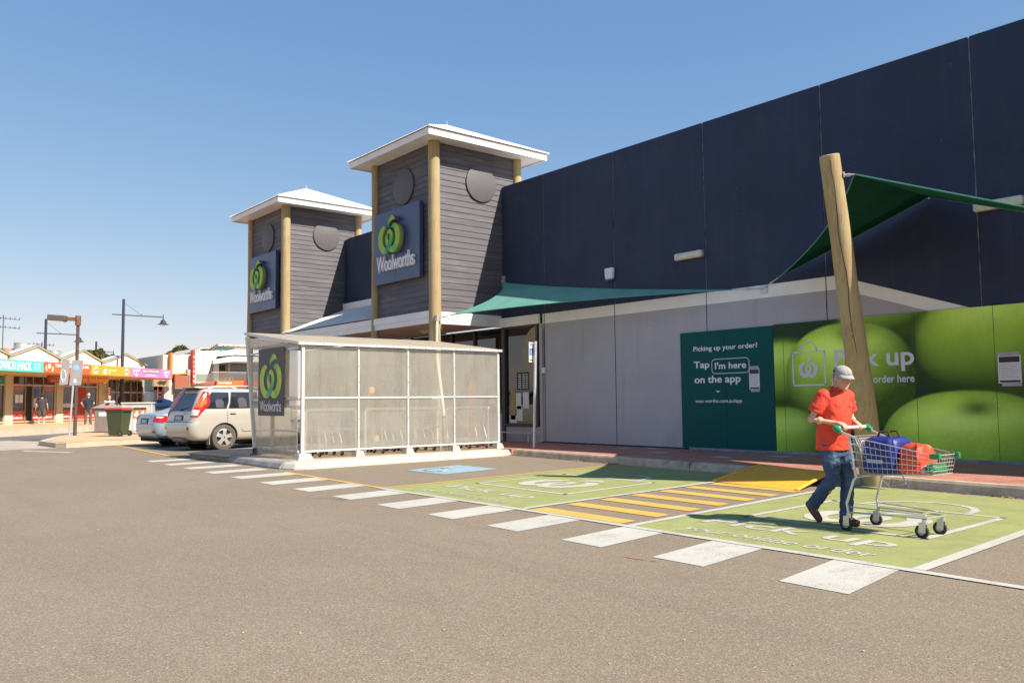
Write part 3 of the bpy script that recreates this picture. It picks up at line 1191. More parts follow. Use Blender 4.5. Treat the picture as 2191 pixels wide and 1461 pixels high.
# tower signs
def tower_sign(x1, label):
    x0, xe, z0, z1, y = x1 - 3.0, x1 - .53, 4.83, 7.0, 13.06
    t = thing("tower_sign", label, "sign", ((x0 + xe) / 2, y, z0), 0, "signs on the towers")
    g = MB().box(x0, x0 + 1.17, y - .13, y, z0, z1)
    g.box(x0 + 1.176, xe, y - .13, y, z0, z1)
    g.build("panel", SIGNBLUE, t, True, bevel=.006)
    g = MB()
    emblem(g, V(x1 - 2.48, y - .15, 5.66), X3, Z3, 1.20, 1.10, .17, True, 1.0)
    g.build("apple_emblem", LOGO, t, True, normals=False)
    g = MB().text("Woolworths".lower().replace("w", "W", 1) if False else "woolworths".replace("w", "W", 1), V(x1 - 2.78, y - .13, 5.19), X3, Z3, 2.05, .46, .07, .006, space=.92)
    g.build("lettering", LETTER, t, True)
    return t


tower_sign(-19.24, "slate blue apple emblem sign on the near tower")
tower_sign(-28.96, "slate blue apple emblem sign on the far tower")

# ------------------------------------------------------------------ pickup poster, apple mural, notices
YP = 15.455
ps = thing("pickup_poster", "dark teal pick up instructions poster panel with white lettering", "poster", (-11.36, 15.49, 0.19))
TEALV = pm("teal_vinyl", (0.002, 0.088, 0.082), 0.55, 0.06, 1.0, spec=.15)
for a, b in ((-12.60, -11.362), (-11.355, -10.13)):
    g = MB().box(a, b, YP, 15.488, 0.20, 2.83)
    g.build("panel", TEALV, ps, True, bevel=.003)
yl = YP - .003
for s, x, z, w, h, bo in (("Picking up your order?", -12.22, 2.355, 1.71, .145, .018), ("Tap", -12.22, 1.955, .44, .20, .022), ("I'm here", -11.63, 1.96, .82, .155, .020), ("on the app", -12.21, 1.61, 1.25, .215, .022), ("woo worths.com.au/app", -12.20, 1.195, 1.26, .105, .012)):
    g = MB().text(s, V(x, yl, z), X3, Z3, w, h, 0, bo)
    g.build("lettering", LETTER, ps, True)
g = MB()
rr = []
for cx, cz, a0 in ((-10.82, 2.10, 0), (-11.63, 2.10, 90), (-11.63, 1.95, 180), (-10.82, 1.95, 270)):
    rr += [V(cx + .085 * math.cos(R(a0 + i * 15)), yl, cz + .085 * math.sin(R(a0 + i * 15))) for i in range(7)]
g.tube(rr + [rr[0]], .009, 4)
g.build("button_outline", LETTER, ps, True)
g = MB()
g.prism([(0, .05), (.03, .0), (.10, .045), (.035, .035)], V(-11.60, yl, 1.44), X3, Z3, (0, .002, 0))
g.prism([(-.02, .07), (.0, .02), (.015, .0), (.005, .03)], V(-11.60, yl, 1.44), X3, Z3, (0, .002, 0))
g.build("leaf_mark", LETTER, ps, True)

mu = thing("apple_mural", "long mural print of huge green apples with white pick up lettering", "mural", (-7, 15.49, 0.19))
# printed apples, far to near: centre x z, radii, edge softness, brightness, stem or blossom dimple (dx, dz, size)
APPLES = [(-9.95, 1.75, .95, .75, .30, .95, None), (-7.70, 2.95, 1.0, .60, .30, 1.0, None), (-5.55, 2.22, 1.62, 1.02, .16, .92, None), (-3.2, 2.3, 1.0, 1.2, .2, .9, None),
          (-8.50, 1.70, 1.34, 1.06, .045, 1.12, (.08, .80, .15)), (-9.98, .26, 1.06, .86, .10, .92, None), (-6.30, .30, 1.58, 1.10, .030, 1.12, (.10, .72, .13)), (-3.3, .7, 1.5, 1.1, .1, 1.0, None)]


def sm(x):
    x = max(0.0, min(1.0, x))
    return x * x * (3 - 2 * x)


def mural_col(x, z):
    from mathutils import noise as nz
    c = [0.014, 0.032, 0.014]
    k = nz.noise(V(x * .8, z * .8, 3)) * .5 + .5
    c = [c[0] + .004 + k * .016, c[1] + .010 + k * .030, c[2] + .003 + k * .006]
    for cx, cz, rx, rz, soft, br, dim in APPLES:
        dx, dz = (x - cx) / rx, (z - cz) / rz
        n = 2.3
        r = (abs(dx) ** n + abs(dz) ** n) ** (1 / n)
        a = sm((1.0 - r) / soft + .5)
        if a <= 0:
            continue
        q = min(r, 1)
        h = math.sqrt(max(0.0, 1 - q * q))
        nx, nzv = dx * q / max(r, 1e-3), dz * q / max(r, 1e-3)
        d = max(0.0, -.30 * nx + .66 * nzv + .62 * h)
        lit = .13 + .80 * d ** 1.25
        lit *= .80 + .20 * sm((1 - q) / .25)
        gl = math.exp(-(((dx + .30) / .36) ** 2 + ((dz - .55) / .22) ** 2)) * .30 + math.exp(-(((dx - .34) / .30) ** 2 + ((dz - .60) / .20) ** 2)) * .18
        f1 = nz.noise(V(x * 3.1, z * 2.2, cx)) * .10 + nz.noise(V(x * 14, z * 9, cx)) * .05
        sp = nz.noise(V(x * 46, z * 46, cx + 5))
        sp = max(0, sp - .42) * .5 if soft < .08 else 0
        st = 0
        if dim:
            ex, ez = (dx - dim[0]) / (dim[2] * 1.5), (dz - dim[1]) / dim[2]
            e = math.exp(-(ex * ex + ez * ez))
            st = .72 * e
            gl += .20 * math.exp(-((ex + .6) ** 2 + (ez + 2.0) ** 2) / 1.6)
        v = 1.80 * max(0, lit * br * (1 + f1) * (1 - st) + sp)
        gl *= (1 - st)
        col = [v * .255 + v * v * .085 + gl * .55, v * .500 + v * v * .05 + gl * .58, v * .060 + gl * .34]
        c = [p + (w - p) * a for p, w in zip(c, col)]
    return tuple(c)


MURAL = vcol("mural_print", 0.5, 0.18, 0.03, 40)
mx = [-10.122, -9.89, -8.53, -7.17, -5.82, -4.47, -3.12]
for a, b in zip(mx, mx[1:]):
    g = MB()
    nu = max(4, int((b - a) / .024))
    g.grid(lambda u, v, a=a, b=b: V(a + .004 + (b - a - .008) * u, YP, .20 + 2.645 * v), nu, 110, lambda u, v, a=a, b=b: mural_col(a + (b - a) * u, .20 + 2.645 * v))
    g.build("mural_panel", MURAL, mu, True, normals=False)
g = MB().box(-10.122, -3.12, YP + .004, 15.488, .20, 2.842)
g.build("backing", BLACK, mu, True)
WM = pm("white_vinyl", (0.74, 0.74, 0.78), 0.5, .02)
g = MB()
for p, q in (((-9.69, 2.23), (-8.95, 2.23)), ((-8.965, 2.23), (-8.965, 1.56)), ((-8.95, 1.56), (-9.69, 1.56)), ((-9.675, 1.56), (-9.675, 2.23))):
    g.bar(V(p[0], yl, p[1]), V(q[0], yl, q[1]), .004, .032, (0, 0, 1)) if p[1] == q[1] else g.bar(V(p[0], yl, p[1]), V(q[0], yl, q[1]), .032, .004, (0, 1, 0))
P = [V(-9.32 + .19 * math.cos(R(t)), yl, 2.24 + .19 * math.sin(R(t))) for t in range(0, 181, 12)]
for a, b in zip(P, P[1:]):
    g.bar(a, b + (b - a) * .1, .030, .004, (0, 1, 0))
g.build("bag_outline", WM, mu, True)
g = MB()
emblem(g, V(-9.54, yl - .001, 1.71), X3, Z3, .42, .41, 0.0, False)
g.c = [(1, 1, 1)] * len(g.v)
g.build("apple_emblem", WM, mu, True, normals=False)
g = MB().text("Pick up", V(-8.76, yl, 1.78), X3, Z3, 1.57, .46, 0, .020)
g.build("lettering", WM, mu, True)
g = MB().text("your online order here", V(-8.85, yl, 1.53), X3, Z3, 1.65, .185, 0, .018)
g.build("lettering", WM, mu, True)
g = MB()
stem = spline([(-8.32, 2.26, .03), (-8.28, 2.42, .025), (-8.20, 2.58, .035)], 6)
g.tube([V(p.x, yl + .002, p.y) for p in stem], [.022] * len(stem), 6)
g.v = [(x, yl + (y - yl) * .1, z) for x, y, z in g.v]
g.build("apple_stem", pm("printed_stem", (.05, .045, .025)), mu, True)


def notice(x, z, w, h, label, y):
    t = thing("paper_notice", label, "notice", (x, y, z), 0, "taped paper notices")
    g = MB().box(x - w / 2, x + w / 2, y - .003, y, z - h / 2, z + h / 2)
    g.build("sheet", PAPER, t, True)
    g = MB()
    g.box(x - w * .44, x + w * .44, y - .0045, y - .003, z + h * .24, z + h * .44)
    g.box(x - w * .44, x + w * .44, y - .0045, y - .003, z - h * .46, z - h * .39)
    g.build("heading_bar", BLACK, t, True)
    g = MB()
    for i in range(7):
        g.box(x - w * .38, x + w * (.38 - .1 * (i % 3)), y - .0042, y - .003, z + h * (.17 - i * .075) - .004, z + h * (.17 - i * .075) + .004)
    g.build("text_line", pm("grey_print", (.42, .42, .43)), t, True)
    g = MB()
    g.box(x - w * .5, x + w * .45, y - .006, y - .0045, z + h * .46, z + h * .60)
    g.box(x - w * .35, x + w * .5, y - .006, y - .0045, z - h * .60, z - h * .47)
    g.build("tape", pm("grey_tape", (.40, .40, .43), .35), t, True)


notice(-10.61, 1.72, .26, .46, "white paper notice taped to the dark teal poster", YP - .004)
notice(-5.60, 1.75, .36, .48, "white paper notice taped over the right end of the apple mural", YP - .001)

# ------------------------------------------------------------------ wall fittings
for x, z, lab in ((-12.27, 4.62, "cream bulkhead wall light alone on the navy wall, left of the leaning pole"), (-5.64, 4.57, "cream bulkhead wall light behind the dark green sail edge")):
    t = thing("bulkhead_light", lab, "wall light", (x, 15.5, z), 0, "bulkhead lights on the navy wall")
    g = MB().box(x - .40, x + .40, 15.37, 15.47, z - .085, z + .085)
    g.build("diffuser", CREAM, t, True, bevel=.045)
    g = MB().box(x - .39, x + .39, 15.465, 15.5, z - .075, z + .075)
    g.build("back_plate", STEEL, t, True)
t = thing("alarm_siren", "white alarm siren box with blue base on the navy wall", "alarm", (-14.82, 15.5, 4.5))
g = MB().prism([(-.13, .05), (.13, .05), (.15, .34), (-.15, .34)], V(-14.82, 15.5, 4.32), X3, Z3, (0, -.10, 0))
g.build("box", WHITE, t, True, bevel=.03)
g = MB().prism([(-.11, 0), (.11, 0), (.13, .055), (-.13, .055)], V(-14.82, 15.495, 4.315), X3, Z3, (0, -.085, 0))
g.build("strobe", pm("blue_lens", (.02, .07, .35), .2), t, True, bevel=.015)
t = thing("wall_switch_box", "small white switch box and conduit on the grey wall", "switch", (-17.40, 15.49, 2.1))
g = MB().box(-17.41, -17.385, 15.47, 15.492, 2.2, 3.28)
g.build("conduit", GREY if False else pm("grey_conduit", (.12, .11, .15)), t, True)
g = MB().box(-17.45, -17.34, 15.42, 15.492, 2.06, 2.22)
g.build("box", WHITE, t, True, bevel=.012)
t = thing("kick_rail", "low metal rail in front of the tall shop window", "rail", (-18.4, 15.2, .147))
g = MB().bar(V(-19.15, 15.2, .42), V(-17.62, 15.2, .42), .12, .03)
g.build("rail", STEEL, t, True)
for x in (-18.95, -17.8):
    g = MB().tube([(x, 15.2, .147), (x, 15.2, .41)], .02, 8)
    g.build("leg", STEEL, t, True)

# posters inside the tall window by the entrance
yw = 15.494
t = thing("gold_disc_poster", "big round gold disc poster on the tall window", "poster", (-17.9, yw, 2.7))
P = [(-17.72 - .62 * abs(math.cos(R(a))) if True else 0, 2.62 + .78 * math.sin(R(a))) for a in range(90, 271, 10)]
g = MB().prism(P, V(0, yw, 0), X3, Z3, (0, .003, 0))
g.build("disc", pm("gold_print", (.28, .235, .13), .4), t, True)
t = thing("opening_hours_board", "black opening hours board with white lines in the tall window", "sign", (-18.35, yw, 1.8))
g = MB().box(-18.62, -18.08, yw, yw + .003, 1.62, 2.12)
g.build("board", BLACK, t, True)
g = MB()
for i in range(7):
    for a, b in ((-18.55, -18.42), (-18.36, -18.25), (-18.22, -18.12)):
        g.box(a, b, yw - .002, yw, 2.04 - i * .062, 2.062 - i * .062)
g.build("lettering", LETTER, t, True)
KRAFT = pm("brown_paper", (.42, .30, .13), .7)
for k, (x, z, w, h, m_, lab) in enumerate((
        (-18.55, 1.30, .24, .46, PAPER, "white paper sheet taped on the window, upper of the left column"), (-18.22, 1.32, .26, .46, PAPER, "white paper sheet taped on the window, directly right of another white sheet"), (-18.50, .95, .25, .42, PAPER, "white paper sheet taped low on the window beside the brown sheet"),
        (-18.80, 1.42, .20, .46, KRAFT, "brown paper sheet taped on the window, the upper one"), (-18.80, .98, .22, .42, KRAFT, "brown paper sheet taped on the window, the lower one"), (-18.80, .78, .34, .22, PAPER, "wide white sheet at the lowest corner of the tall window"),
        (-19.75, 1.40, .26, .36, PAPER, "small white notice on the dark shop door by the window edge"))):
    t = tag(MB().box(x - w / 2, x + w / 2, yw - .001, yw + .001, z - h / 2, z + h / 2).build("paper_sheet", m_), lab, "notice", "papers taped to the shop window")

# ------------------------------------------------------------------ leaning timber pole and shade sails
po = thing("shade_pole", "leaning thick round timber pole in front of the apple mural", "pole", (-6.28, 12.1, 0))
PB, PT = V(-6.30, 12.12, -.05), V(-6.29, 11.17, 4.79)
g = MB()
pts = [PB + (PT - PB) * (i / 8) + V(random.uniform(-.012, .012), random.uniform(-.012, .012), 0) for i in range(9)]
pts[-1] = PT
g.tube(pts + [PT + (PT - PB).normalized() * .012], [.182, .175, .169, .164, .159, .154, .149, .145, .141, .128], 28)
g.build("post", TIMBER, po, True, smooth=40)
g = MB()
pv = (PT - PB).normalized()
cn = V(math.cos(R(-62)), math.sin(R(-62)), 0)
cr = []
for i in range(24):
    f = .30 + .68 * i / 23
    q = PB + (PT - PB) * f + cn * (.1745 - .034 * f + .0015) + V(-cn.y, cn.x, 0) * (random.uniform(-.006, .006) + .015 * math.sin(i * .7))
    cr.append(q)
g.tube(cr, [.004 + .0035 * abs(math.sin(i * .45)) for i in range(24)], 5)
g.build("drying_crack", pm("dark_wood_split", (.05, .033, .02), .9), po, True)
g = MB()
for f in (.86, .855):
    q = PB + (PT - PB) * .94
g.tube([q, q + V(.20, .10, 0)], .016, 8)
g.lathe([(.04, 0), (.04, .02)], q + V(.145, .05, 0), (1, .4, 0), 10)
g.build("eye_bolt", STEEL, po, True)


def sail(name, label, corners, sag, mat, brackets, dip=0.0):
    """four or three cornered tensioned cloth with inward curved edges"""
    t = thing(name, label, "shade sail", corners[0])
    n = 26
    ALL = [Vector(c) for c in corners]
    cen = sum(ALL, Vector()) / len(ALL)
    patches = [[ALL[0], ALL[1], ALL[2], ALL[2]]]
    if len(ALL) == 4:
        patches.append([ALL[0], ALL[2], ALL[3], ALL[3]])
    C = None

    def edge(a, b, f):
        p = a + (b - a) * f
        k = 4 * f * (1 - f) * (sag if not isinstance(sag, dict) else sag.get((round(a.x, 2), round(b.x, 2)), sag.get((round(b.x, 2), round(a.x, 2)), 0)))
        return p + (cen - (a + b) / 2) * k

    def S(u, v):
        if (C[2] - C[3]).length < 1e-6 and v > .9999:
            return C[2].copy()
        b, t_ = edge(C[0], C[1], u), edge(C[3], C[2], u)
        l_, r = edge(C[0], C[3], v), edge(C[1], C[2], v)
        bl = C[0] * (1 - u) * (1 - v) + C[1] * u * (1 - v) + C[2] * u * v + C[3] * (1 - u) * v
        p = b * (1 - v) + t_ * v + l_ * (1 - u) + r * u - bl
        p.z -= dip * 16 * u * (1 - u) * v * (1 - v)
        return p
    g = MB()
    for C in patches:
        g.grid(S, n, n)
    g.build("fabric", mat, t, True, smooth=180, normals=False)
    g = MB()
    for i in range(len(ALL)):
        a, b = ALL[i], ALL[(i + 1) % len(ALL)]
        g.tube([edge(a, b, k / n) for k in range(n + 1)], .011, 5)
    g.build("hem", pm(name + "_hem", [c * .8 for c in mat["c"]]), t, True)
    for a, b in brackets:
        a, b = Vector(a), Vector(b)
        g = MB().tube([a, b], .012, 6)
        g.lathe([(.025, -.03), (.025, .03)], (a + b) / 2, b - a, 8)
        g.build("turnbuckle", STEEL, t, True)
    return t


CLA = m_cloth("teal_shade_cloth", (0.19, 0.45, 0.375), .35)
CLA["c"] = [.10, .40, .345]
CLB = m_cloth("dark_green_shade_cloth", (0.014, 0.066, 0.038), .12)
CLB["c"] = [.10, .24, .16]
sail("shade_sail", "teal triangular shade sail stretched from the near tower along the wall", [(-18.78, 13.25, 3.66), (-19.02, 15.28, 4.76), (-11.05, 15.36, 3.68)], .26, CLA,
     [((-18.78, 13.25, 3.66), (-19.06, 13.1, 3.60)), ((-19.02, 15.28, 4.76), (-19.15, 15.46, 4.86)), ((-11.05, 15.36, 3.68), (-10.34, 15.47, 3.64))], 0.0)
sail("shade_sail", "dark green shade sail hung from the leaning timber pole", [(-6.05, 11.41, 4.51), (-9.85, 15.30, 3.80), (-6.75, 15.36, 4.90), (-2.66, 12.6, 3.22)], {(-6.05, -9.85): .13, (-9.85, -6.75): .045, (-2.66, -6.75): 0, (-6.05, -2.66): .01}, CLB,
     [((-6.05, 11.41, 4.51), (-6.19, 11.33, 4.50)), ((-9.85, 15.30, 3.80), (-10.30, 15.47, 3.66)), ((-6.75, 15.36, 4.88), (-6.82, 15.48, 4.93))], .0)
g = MB().box(-10.42, -10.24, 15.478, 15.492, 3.53, 3.71)
tag(g.build("wall_plate", STEEL), "square steel wall plate holding both sails on the white band", "bracket")
g = MB().box(-19.2, -19.10, 15.44, 15.498, 4.78, 4.98)
tag(g.build("wall_plate", STEEL), "steel sail bracket on the navy wall in the near tower corner", "bracket")
t = thing("downpipe", "thin white pipe clipped to the timber tower post", "pipe", (-19.03, 12.99, 0.15))
g = MB().tube([(-19.02, 13.0, .15), (-19.02, 13.0, 3.55)], .022, 8)
g.build("pipe", WHITE, t, True)
g = MB().box(-19.13, -18.99, 12.98, 13.06, 3.52, 3.68)
g.build("bracket", STEEL, t, True)

# ------------------------------------------------------------------ yellow kerb ramp
YEL = pm("yellow_steel_tread", (0.95, 0.47, 0.050), 0.55, 0.07, 3, (.70, .38, .07), (.6, .8), 4)
t = thing("kerb_ramp", "yellow checker plate ramp against the kerb", "ramp", (-7.6, 11.5, 0))
A, B, C_, D = V(-8.30, 10.92, .012), V(-6.66, 10.62, .012), V(-6.96, 12.10, .172), V(-8.44, 12.38, .172)
g = MB()
nn = 34


def bil(u, v, h=0):
    return (A * (1 - u) + B * u) * (1 - v) + (D * (1 - u) + C_ * u) * v + V(0, 0, h)


g.loft([[bil(0, 0), bil(1, 0), bil(1, 1), bil(0, 1)], [p - V(0, 0, min(.03, p.z)) for p in (bil(0, 0), bil(1, 0), bil(1, 1), bil(0, 1))]])
g.build("plate", YEL, t, True)
g = MB()
for i in range(nn):
    for j in range(nn):
        u, v = (i + .5) / nn, (j + .5) / nn
        du, dv = (.34, .12) if (i + j) % 2 else (.12, .34)
        g.add([bil(u - du / nn, v, .001), bil(u, v - dv / nn, .004), bil(u + du / nn, v, .001), bil(u, v + dv / nn, .004)], [(0, 1, 2, 3)])
g.build("tread_pattern", YEL, t, True, normals=False)
for u in (0.0, 1.0):
    g = MB()
    p, q = bil(u, 0, .02), bil(u, 1, .03)
    g.bar(p - V(0, 0, .012), q - V(0, 0, .02), .06, .03)
    g.build("side_rail", YEL, t, True, bevel=.012)

# ------------------------------------------------------------------ accessible parking sign
t = thing("parking_sign", "leaning grey pole with a narrow blue and white parking sign", "sign", (-15.69, 13.59, .15))
g = MB().tube([(-15.69, 13.59, .15), (-15.80, 13.77, 2.78)], .038, 12)
g.build("post", STEEL, t, True, smooth=40)
c0 = V(-15.86, 13.70, 2.26)
sx, sz = V(-.365, .927, 0).normalized(), V(-.03, .04, 1).normalized()
sn = sx.cross(sz)
g = MB().prism([(-.17, 0), (.06, 0), (.06, .50), (-.17, .50)], c0 + sn * .0, sx, sz, sn * .006)
g.build("plate", WHITE, t, True)
g = MB()
g.prism([(-.15, .17), (.04, .17), (.04, .35), (-.15, .35)], c0 + sn * .007, sx, sz, sn * .001)
g.text("P", c0 + sx * -.11 + sz * .38 + sn * .009, sx, sz, .09, .10, 0, .02)
g.build("blue_field", pm("sign_blue", (.03, .12, .42)), t, True)
g = MB()
wheelchair(g, c0 + sx * -.14 + sz * .18 + sn * .012, sx, sz, .16)
g.build("wheelchair_figure", LETTER, t, True, normals=False)
g = MB().bar(c0 + sx * -.13 + sz * .06 + sn * .010, c0 + sx * .02 + sz * .06 + sn * .010, .004, .03)
g.build("arrow_bar", pm("sign_green", (.05, .16, .08)), t, True)

# ------------------------------------------------------------------ shopping trolleys
def make_trolley(t, big=False):
    """wire trolley rolling along +x; origin on the ground between the rear castors"""
    def P(x, s, z, w):
        return V(x, s * w, z)
    # basket corners: rear top, rear bottom, front bottom, front top
    RT, RB, FB, FT = (.03, .92, .265), (.07, .545, .245), (.80, .585, .175), (.84, .765, .195)
    g = MB()
    for s in (-1, 1):
        for k in range(6):
            f = k / 5
            a = [RB[i] + (RT[i] - RB[i]) * f for i in range(3)]
            b = [FB[i] + (FT[i] - FB[i]) * f for i in range(3)]
            r = .006 if k in (0, 5) else .0036
            g.tube([V(a[0], s * a[2], a[1]), V(b[0], s * b[2], b[1])], r, 5)
        for k in range(17):
            f = k / 16
            lo = [RB[i] + (FB[i] - RB[i]) * f for i in range(3)]
            hi = [RT[i] + (FT[i] - RT[i]) * f for i in range(3)]
            g.tube([V(lo[0], s * lo[2], lo[1]), V(hi[0], s * hi[2], hi[1])], .0016, 4, False)
    for k in range(6):
        f = k / 5
        b = [FB[i] + (FT[i] - FB[i]) * f for i in range(3)]
        g.tube([V(b[0], -b[2], b[1]), V(b[0], b[2], b[1])], .006 if k in (0, 5) else .0036, 5)
        a = [RB[i] + (RT[i] - RB[i]) * f for i in range(3)]
        g.tube([V(a[0], -a[2], a[1]), V(a[0], a[2], a[1])], .006 if k in (0,) else .003, 5)
    for k in range(9):
        s = -1 + k / 4
        g.tube([V(RB[0], s * RB[2], RB[1]), V(FB[0], s * FB[2], FB[1]), V(FT[0], s * FT[2], FT[1])], .002, 4)
        g.tube([V(RB[0], s * RB[2], RB[1]), V(RT[0], s * RT[2], RT[1])], .0018, 4)
    g.build("wire_basket", WIRE, t)
    g = MB()
    for s in (-1, 1):
        g.tube([V(-.10, s * .275, 1.0), V(-.03, s * .272, .955), V(.10, s * .262, .905)], .012, 8)
        g.tube([V(.03, s * .262, .92), V(.085, s * .25, .53), V(.06, s * .255, .50), V(-.015, s * .268, .27), V(0, s * .268, .165)], .013, 8)
        g.tube([V(0, s * .262, .185), V(.72, s * .165, .185)], .009, 6)
        g.tube([V(.01, s * .262, .235), V(.70, s * .15, .215)], .006, 6)
    g.tube([V(.72, -.175, .185), V(.72, .175, .185)], .009, 6)
    g.tube([V(.66, -.16, .217), V(.66, .16, .217)], .007, 6)
    g.tube([V(.085, -.25, .53), V(.085, .25, .53)], .010, 6)
    g.tube([V(.30, -.20, .545), V(.36, -.16, .46), V(.36, .16, .46), V(.30, .20, .545)], .007, 6)
    g.build("chassis", WIRE, t)
    g = MB().tube([V(-.10, -.265, 1.0), V(-.10, .265, 1.0)], .0165, 12)
    h = g.build("handle", WHITE, t, smooth=40)
    for s in (-1, 1):
        g = MB().tube([V(-.115, s * .272, 1.004), V(-.09, s * .278, .992), V(-.045, s * .276, .962)], [.028, .036, .026], 10)
        g.build("end_cap", GRNCAP, h, smooth=40)
        g = MB().obox(V(.835, s * .185, .757), V(.045, -s * .006, 0), V(0, .022, 0), V(0, 0, .026))
        g.build("corner_bumper", GRNCAP, t, bevel=.008)
    g = MB()
    for k in range(13):
        y = -.23 + .46 * k / 12
        g.tube([V(.075, y, .90), V(.175, y * .9, .69)], .0022, 4)
    for f in (0, .35, 1):
        z, x, w = .90 - .21 * f, .075 + .10 * f, .235 - .02 * f
        g.tube([V(x, -w, z), V(x, w, z)], .0045, 5)
    g.build("child_seat", WIRE, t)
    for x, y in ((0, .268), (0, -.268), (.70, .165), (.70, -.165)):
        g = MB()
        g.lathe([(.018, 0), (.022, .02), (.022, .045)], V(x, y, .13), (0, 0, 1), 10)
        for s in (-1, 1):
            g.obox(V(x - .018, y + s * .020, .10), V(.030, 0, 0), V(0, .003, 0), V(.0, 0, .046))
        c = g.build("castor", WIRE, t)
        g = MB().lathe([(.035, -.014), (.062, -.014), (.064, -.008), (.064, .008), (.062, .014), (.035, .014)], V(x - .03, y, .064), (0, 1, 0), 20)
        g.build("tyre", RUBBER, c, smooth=40)
        g = MB().lathe([(.034, -.016), (.036, 0), (.034, .016)], V(x - .03, y, .064), (0, 1, 0), 14)
        g.build("hub", pm("grey_hub", (.35, .34, .33)), c)
    return t


tro = thing("shopping_trolley", "full wire trolley pushed by the man in the red polo shirt", "trolley", (-4.33, 8.09, 0), R(-3), "shopping trolleys")
make_trolley(tro)

ROW = ["nearest the poster end", "second from the poster end", "third from the poster end", "farthest from the poster end"]
first = tro
for r, y in enumerate((8.66, 10.22, 11.10, 12.68)):
    for k in range(3):
        c = copy_tree(tro)
        c.location = (-16.80 - k * .36, y + random.uniform(-.015, .015), .143)
        c.rotation_euler = (0, 0, math.pi + random.uniform(-.02, .02))
        c["group"] = "trolleys nested in row %d" % (r + 1)
        c["label"] = "wire trolley nested inside the shelter in the row " + ROW[r]
        INV[c.name] = Matrix.Identity(4)

# ------------------------------------------------------------------ the trolley shelter
sh = thing("trolley_shelter", "translucent plastic trolley shelter with aluminium frame on its concrete island", "shelter", (-17.4, 10.4, .14))
XF, XB = -16.36, -18.62
PY = [7.79, 9.10, 10.37, 11.66, 13.0]
ZB, ZM, ZT, ZR = .30, 1.415, 2.50, 2.88


def back_x(z):
    return -18.58 - (z - .2) * .205


for i, y in enumerate(PY):
    w = .07 if i in (0, 4) else .042
    g = MB().box(XF - .03, XF + .03, y - w / 2, y + w / 2, .26, ZT + .02)
    g.build("post", ALU, sh, True, bevel=.004)
for i, y in enumerate((7.70, 13.02)):
    g = MB().bar((back_x(.2), y, .2), (back_x(2.86), y, 2.86), .06, .08, (0, 1, 0))
    g.build("post", ALU, sh, True)
for z in (ZB, ZM, ZT - .02):
    g = MB().box(XF - .02, XF + .022, PY[0] - .02, PY[-1] + .02, z - .022, z + .022)
    g.build("front_rail", ALU, sh, True)
g = MB()
for z, z2 in ((ZB, ZB), (ZM - .03, ZM), (2.44, 2.47)):
    g.bar((XF - .03, 7.72, z2), (back_x(z), 7.72, z), .03, .05)
g.bar((back_x(1.4), 7.75, 1.4), (back_x(1.4), 13, 1.4), .04, .05)
g.bar((back_x(2.8), 7.75, 2.8), (back_x(2.8), 13, 2.8), .04, .05)
g.build("side_rail", ALU, sh, True)
for a, b in zip(PY, PY[1:]):
    for z0, z1 in ((ZB + .03, ZM - .03), (ZM + .03, ZT - .045)):
        g = MB().box(XF - .008, XF + .004, a + .03, b - .03, z0, z1)
        g.build("front_panel", POLY, sh, True)
pan = [[(XF - .04, .24), (-17.60, .24), (-17.60, 1.37), (XF - .04, 1.38)], [(-17.61, .24), (back_x(.24) + .03, .24), (back_x(1.36) + .03, 1.36), (-17.61, 1.37)],
       [(XF - .04, 1.43), (-17.60, 1.42), (-17.60, 2.42), (XF - .04, 2.44)], [(-17.61, 1.42), (back_x(1.42) + .03, 1.42), (back_x(2.4) + .03, 2.4), (-17.61, 2.42)],
       [(XF - .04, 2.47), (back_x(2.48) + .03, 2.48), (back_x(2.84) + .03, 2.84), (XF - .04, 2.52)]]
for p in pan:
    g = MB()
    a, b, c, d = [V(x, 7.70, z) for x, z in p]
    bow = random.uniform(.015, .03)
    g.grid(lambda u, v: (a * (1 - u) + b * u) * (1 - v) + (d * (1 - u) + c * u) * v + V(0, bow * math.sin(3.1 * u) * math.sin(3.1 * v) + .008 * math.sin(7 * u + 3 * v), 0), 10, 8)
    g.build("side_panel", POLY, sh, True, smooth=180, solid=.008)
g = MB()
corrugated(g, (XF + .08, 7.66, 2.57), (0, 5.42, 0), (-2.90, 0, .395), 140, .008)
g.build("roof", m_cloth("shelter_roof_sheet", (.66, .58, .47), .55), sh, True, smooth=60)
g = MB()
g.bar((XF + .075, 7.66, 2.548), (XF + .075, 13.09, 2.548), .018, .055)
g.bar((XF + .08, 7.66, 2.55), (back_x(2.9) - .06, 7.66, 2.945), .018, .06)
g.build("roof_edge", ALU, sh, True)
g = MB()
for i in range(13):
    y = 7.8 + i * .43
    g.lathe([(.012, 0), (.008, .012)], (XF + .083, y, 2.55), (1, 0, 0), 8)
for y in PY[1:4]:
    for z in (.55, .95, 1.415, 1.75, 2.1):
        g.lathe([(.010, 0), (.006, .010)], (XF + .03, y, z), (1, 0, 0), 8)
g.build("screw_head", pm("rusty_screw", (.12, .07, .045), .7), sh, True)
for y in (7.80, 9.10, 10.37, 11.66, 12.98):
    g = MB()
    w, d = (.17, .17) if y < 8 else (.11, .12)
    b = [(XF - d, y - w), (XF + d, y - w), (XF + d, y + w), (XF - d, y + w)]
    t2 = [(XF - d * .7, y - w * .72), (XF + d * .7, y - w * .72), (XF + d * .7, y + w * .72), (XF - d * .7, y + w * .72)]
    g.loft([[V(x, yy, .137) for x, yy in b], [V(x, yy, .262) for x, yy in t2]])
    g.build("footing", KERB_WHITE, sh, True)
g = MB().box(back_x(.2) - .1, back_x(.2) + .1, 7.62, 7.80, .14, .17)
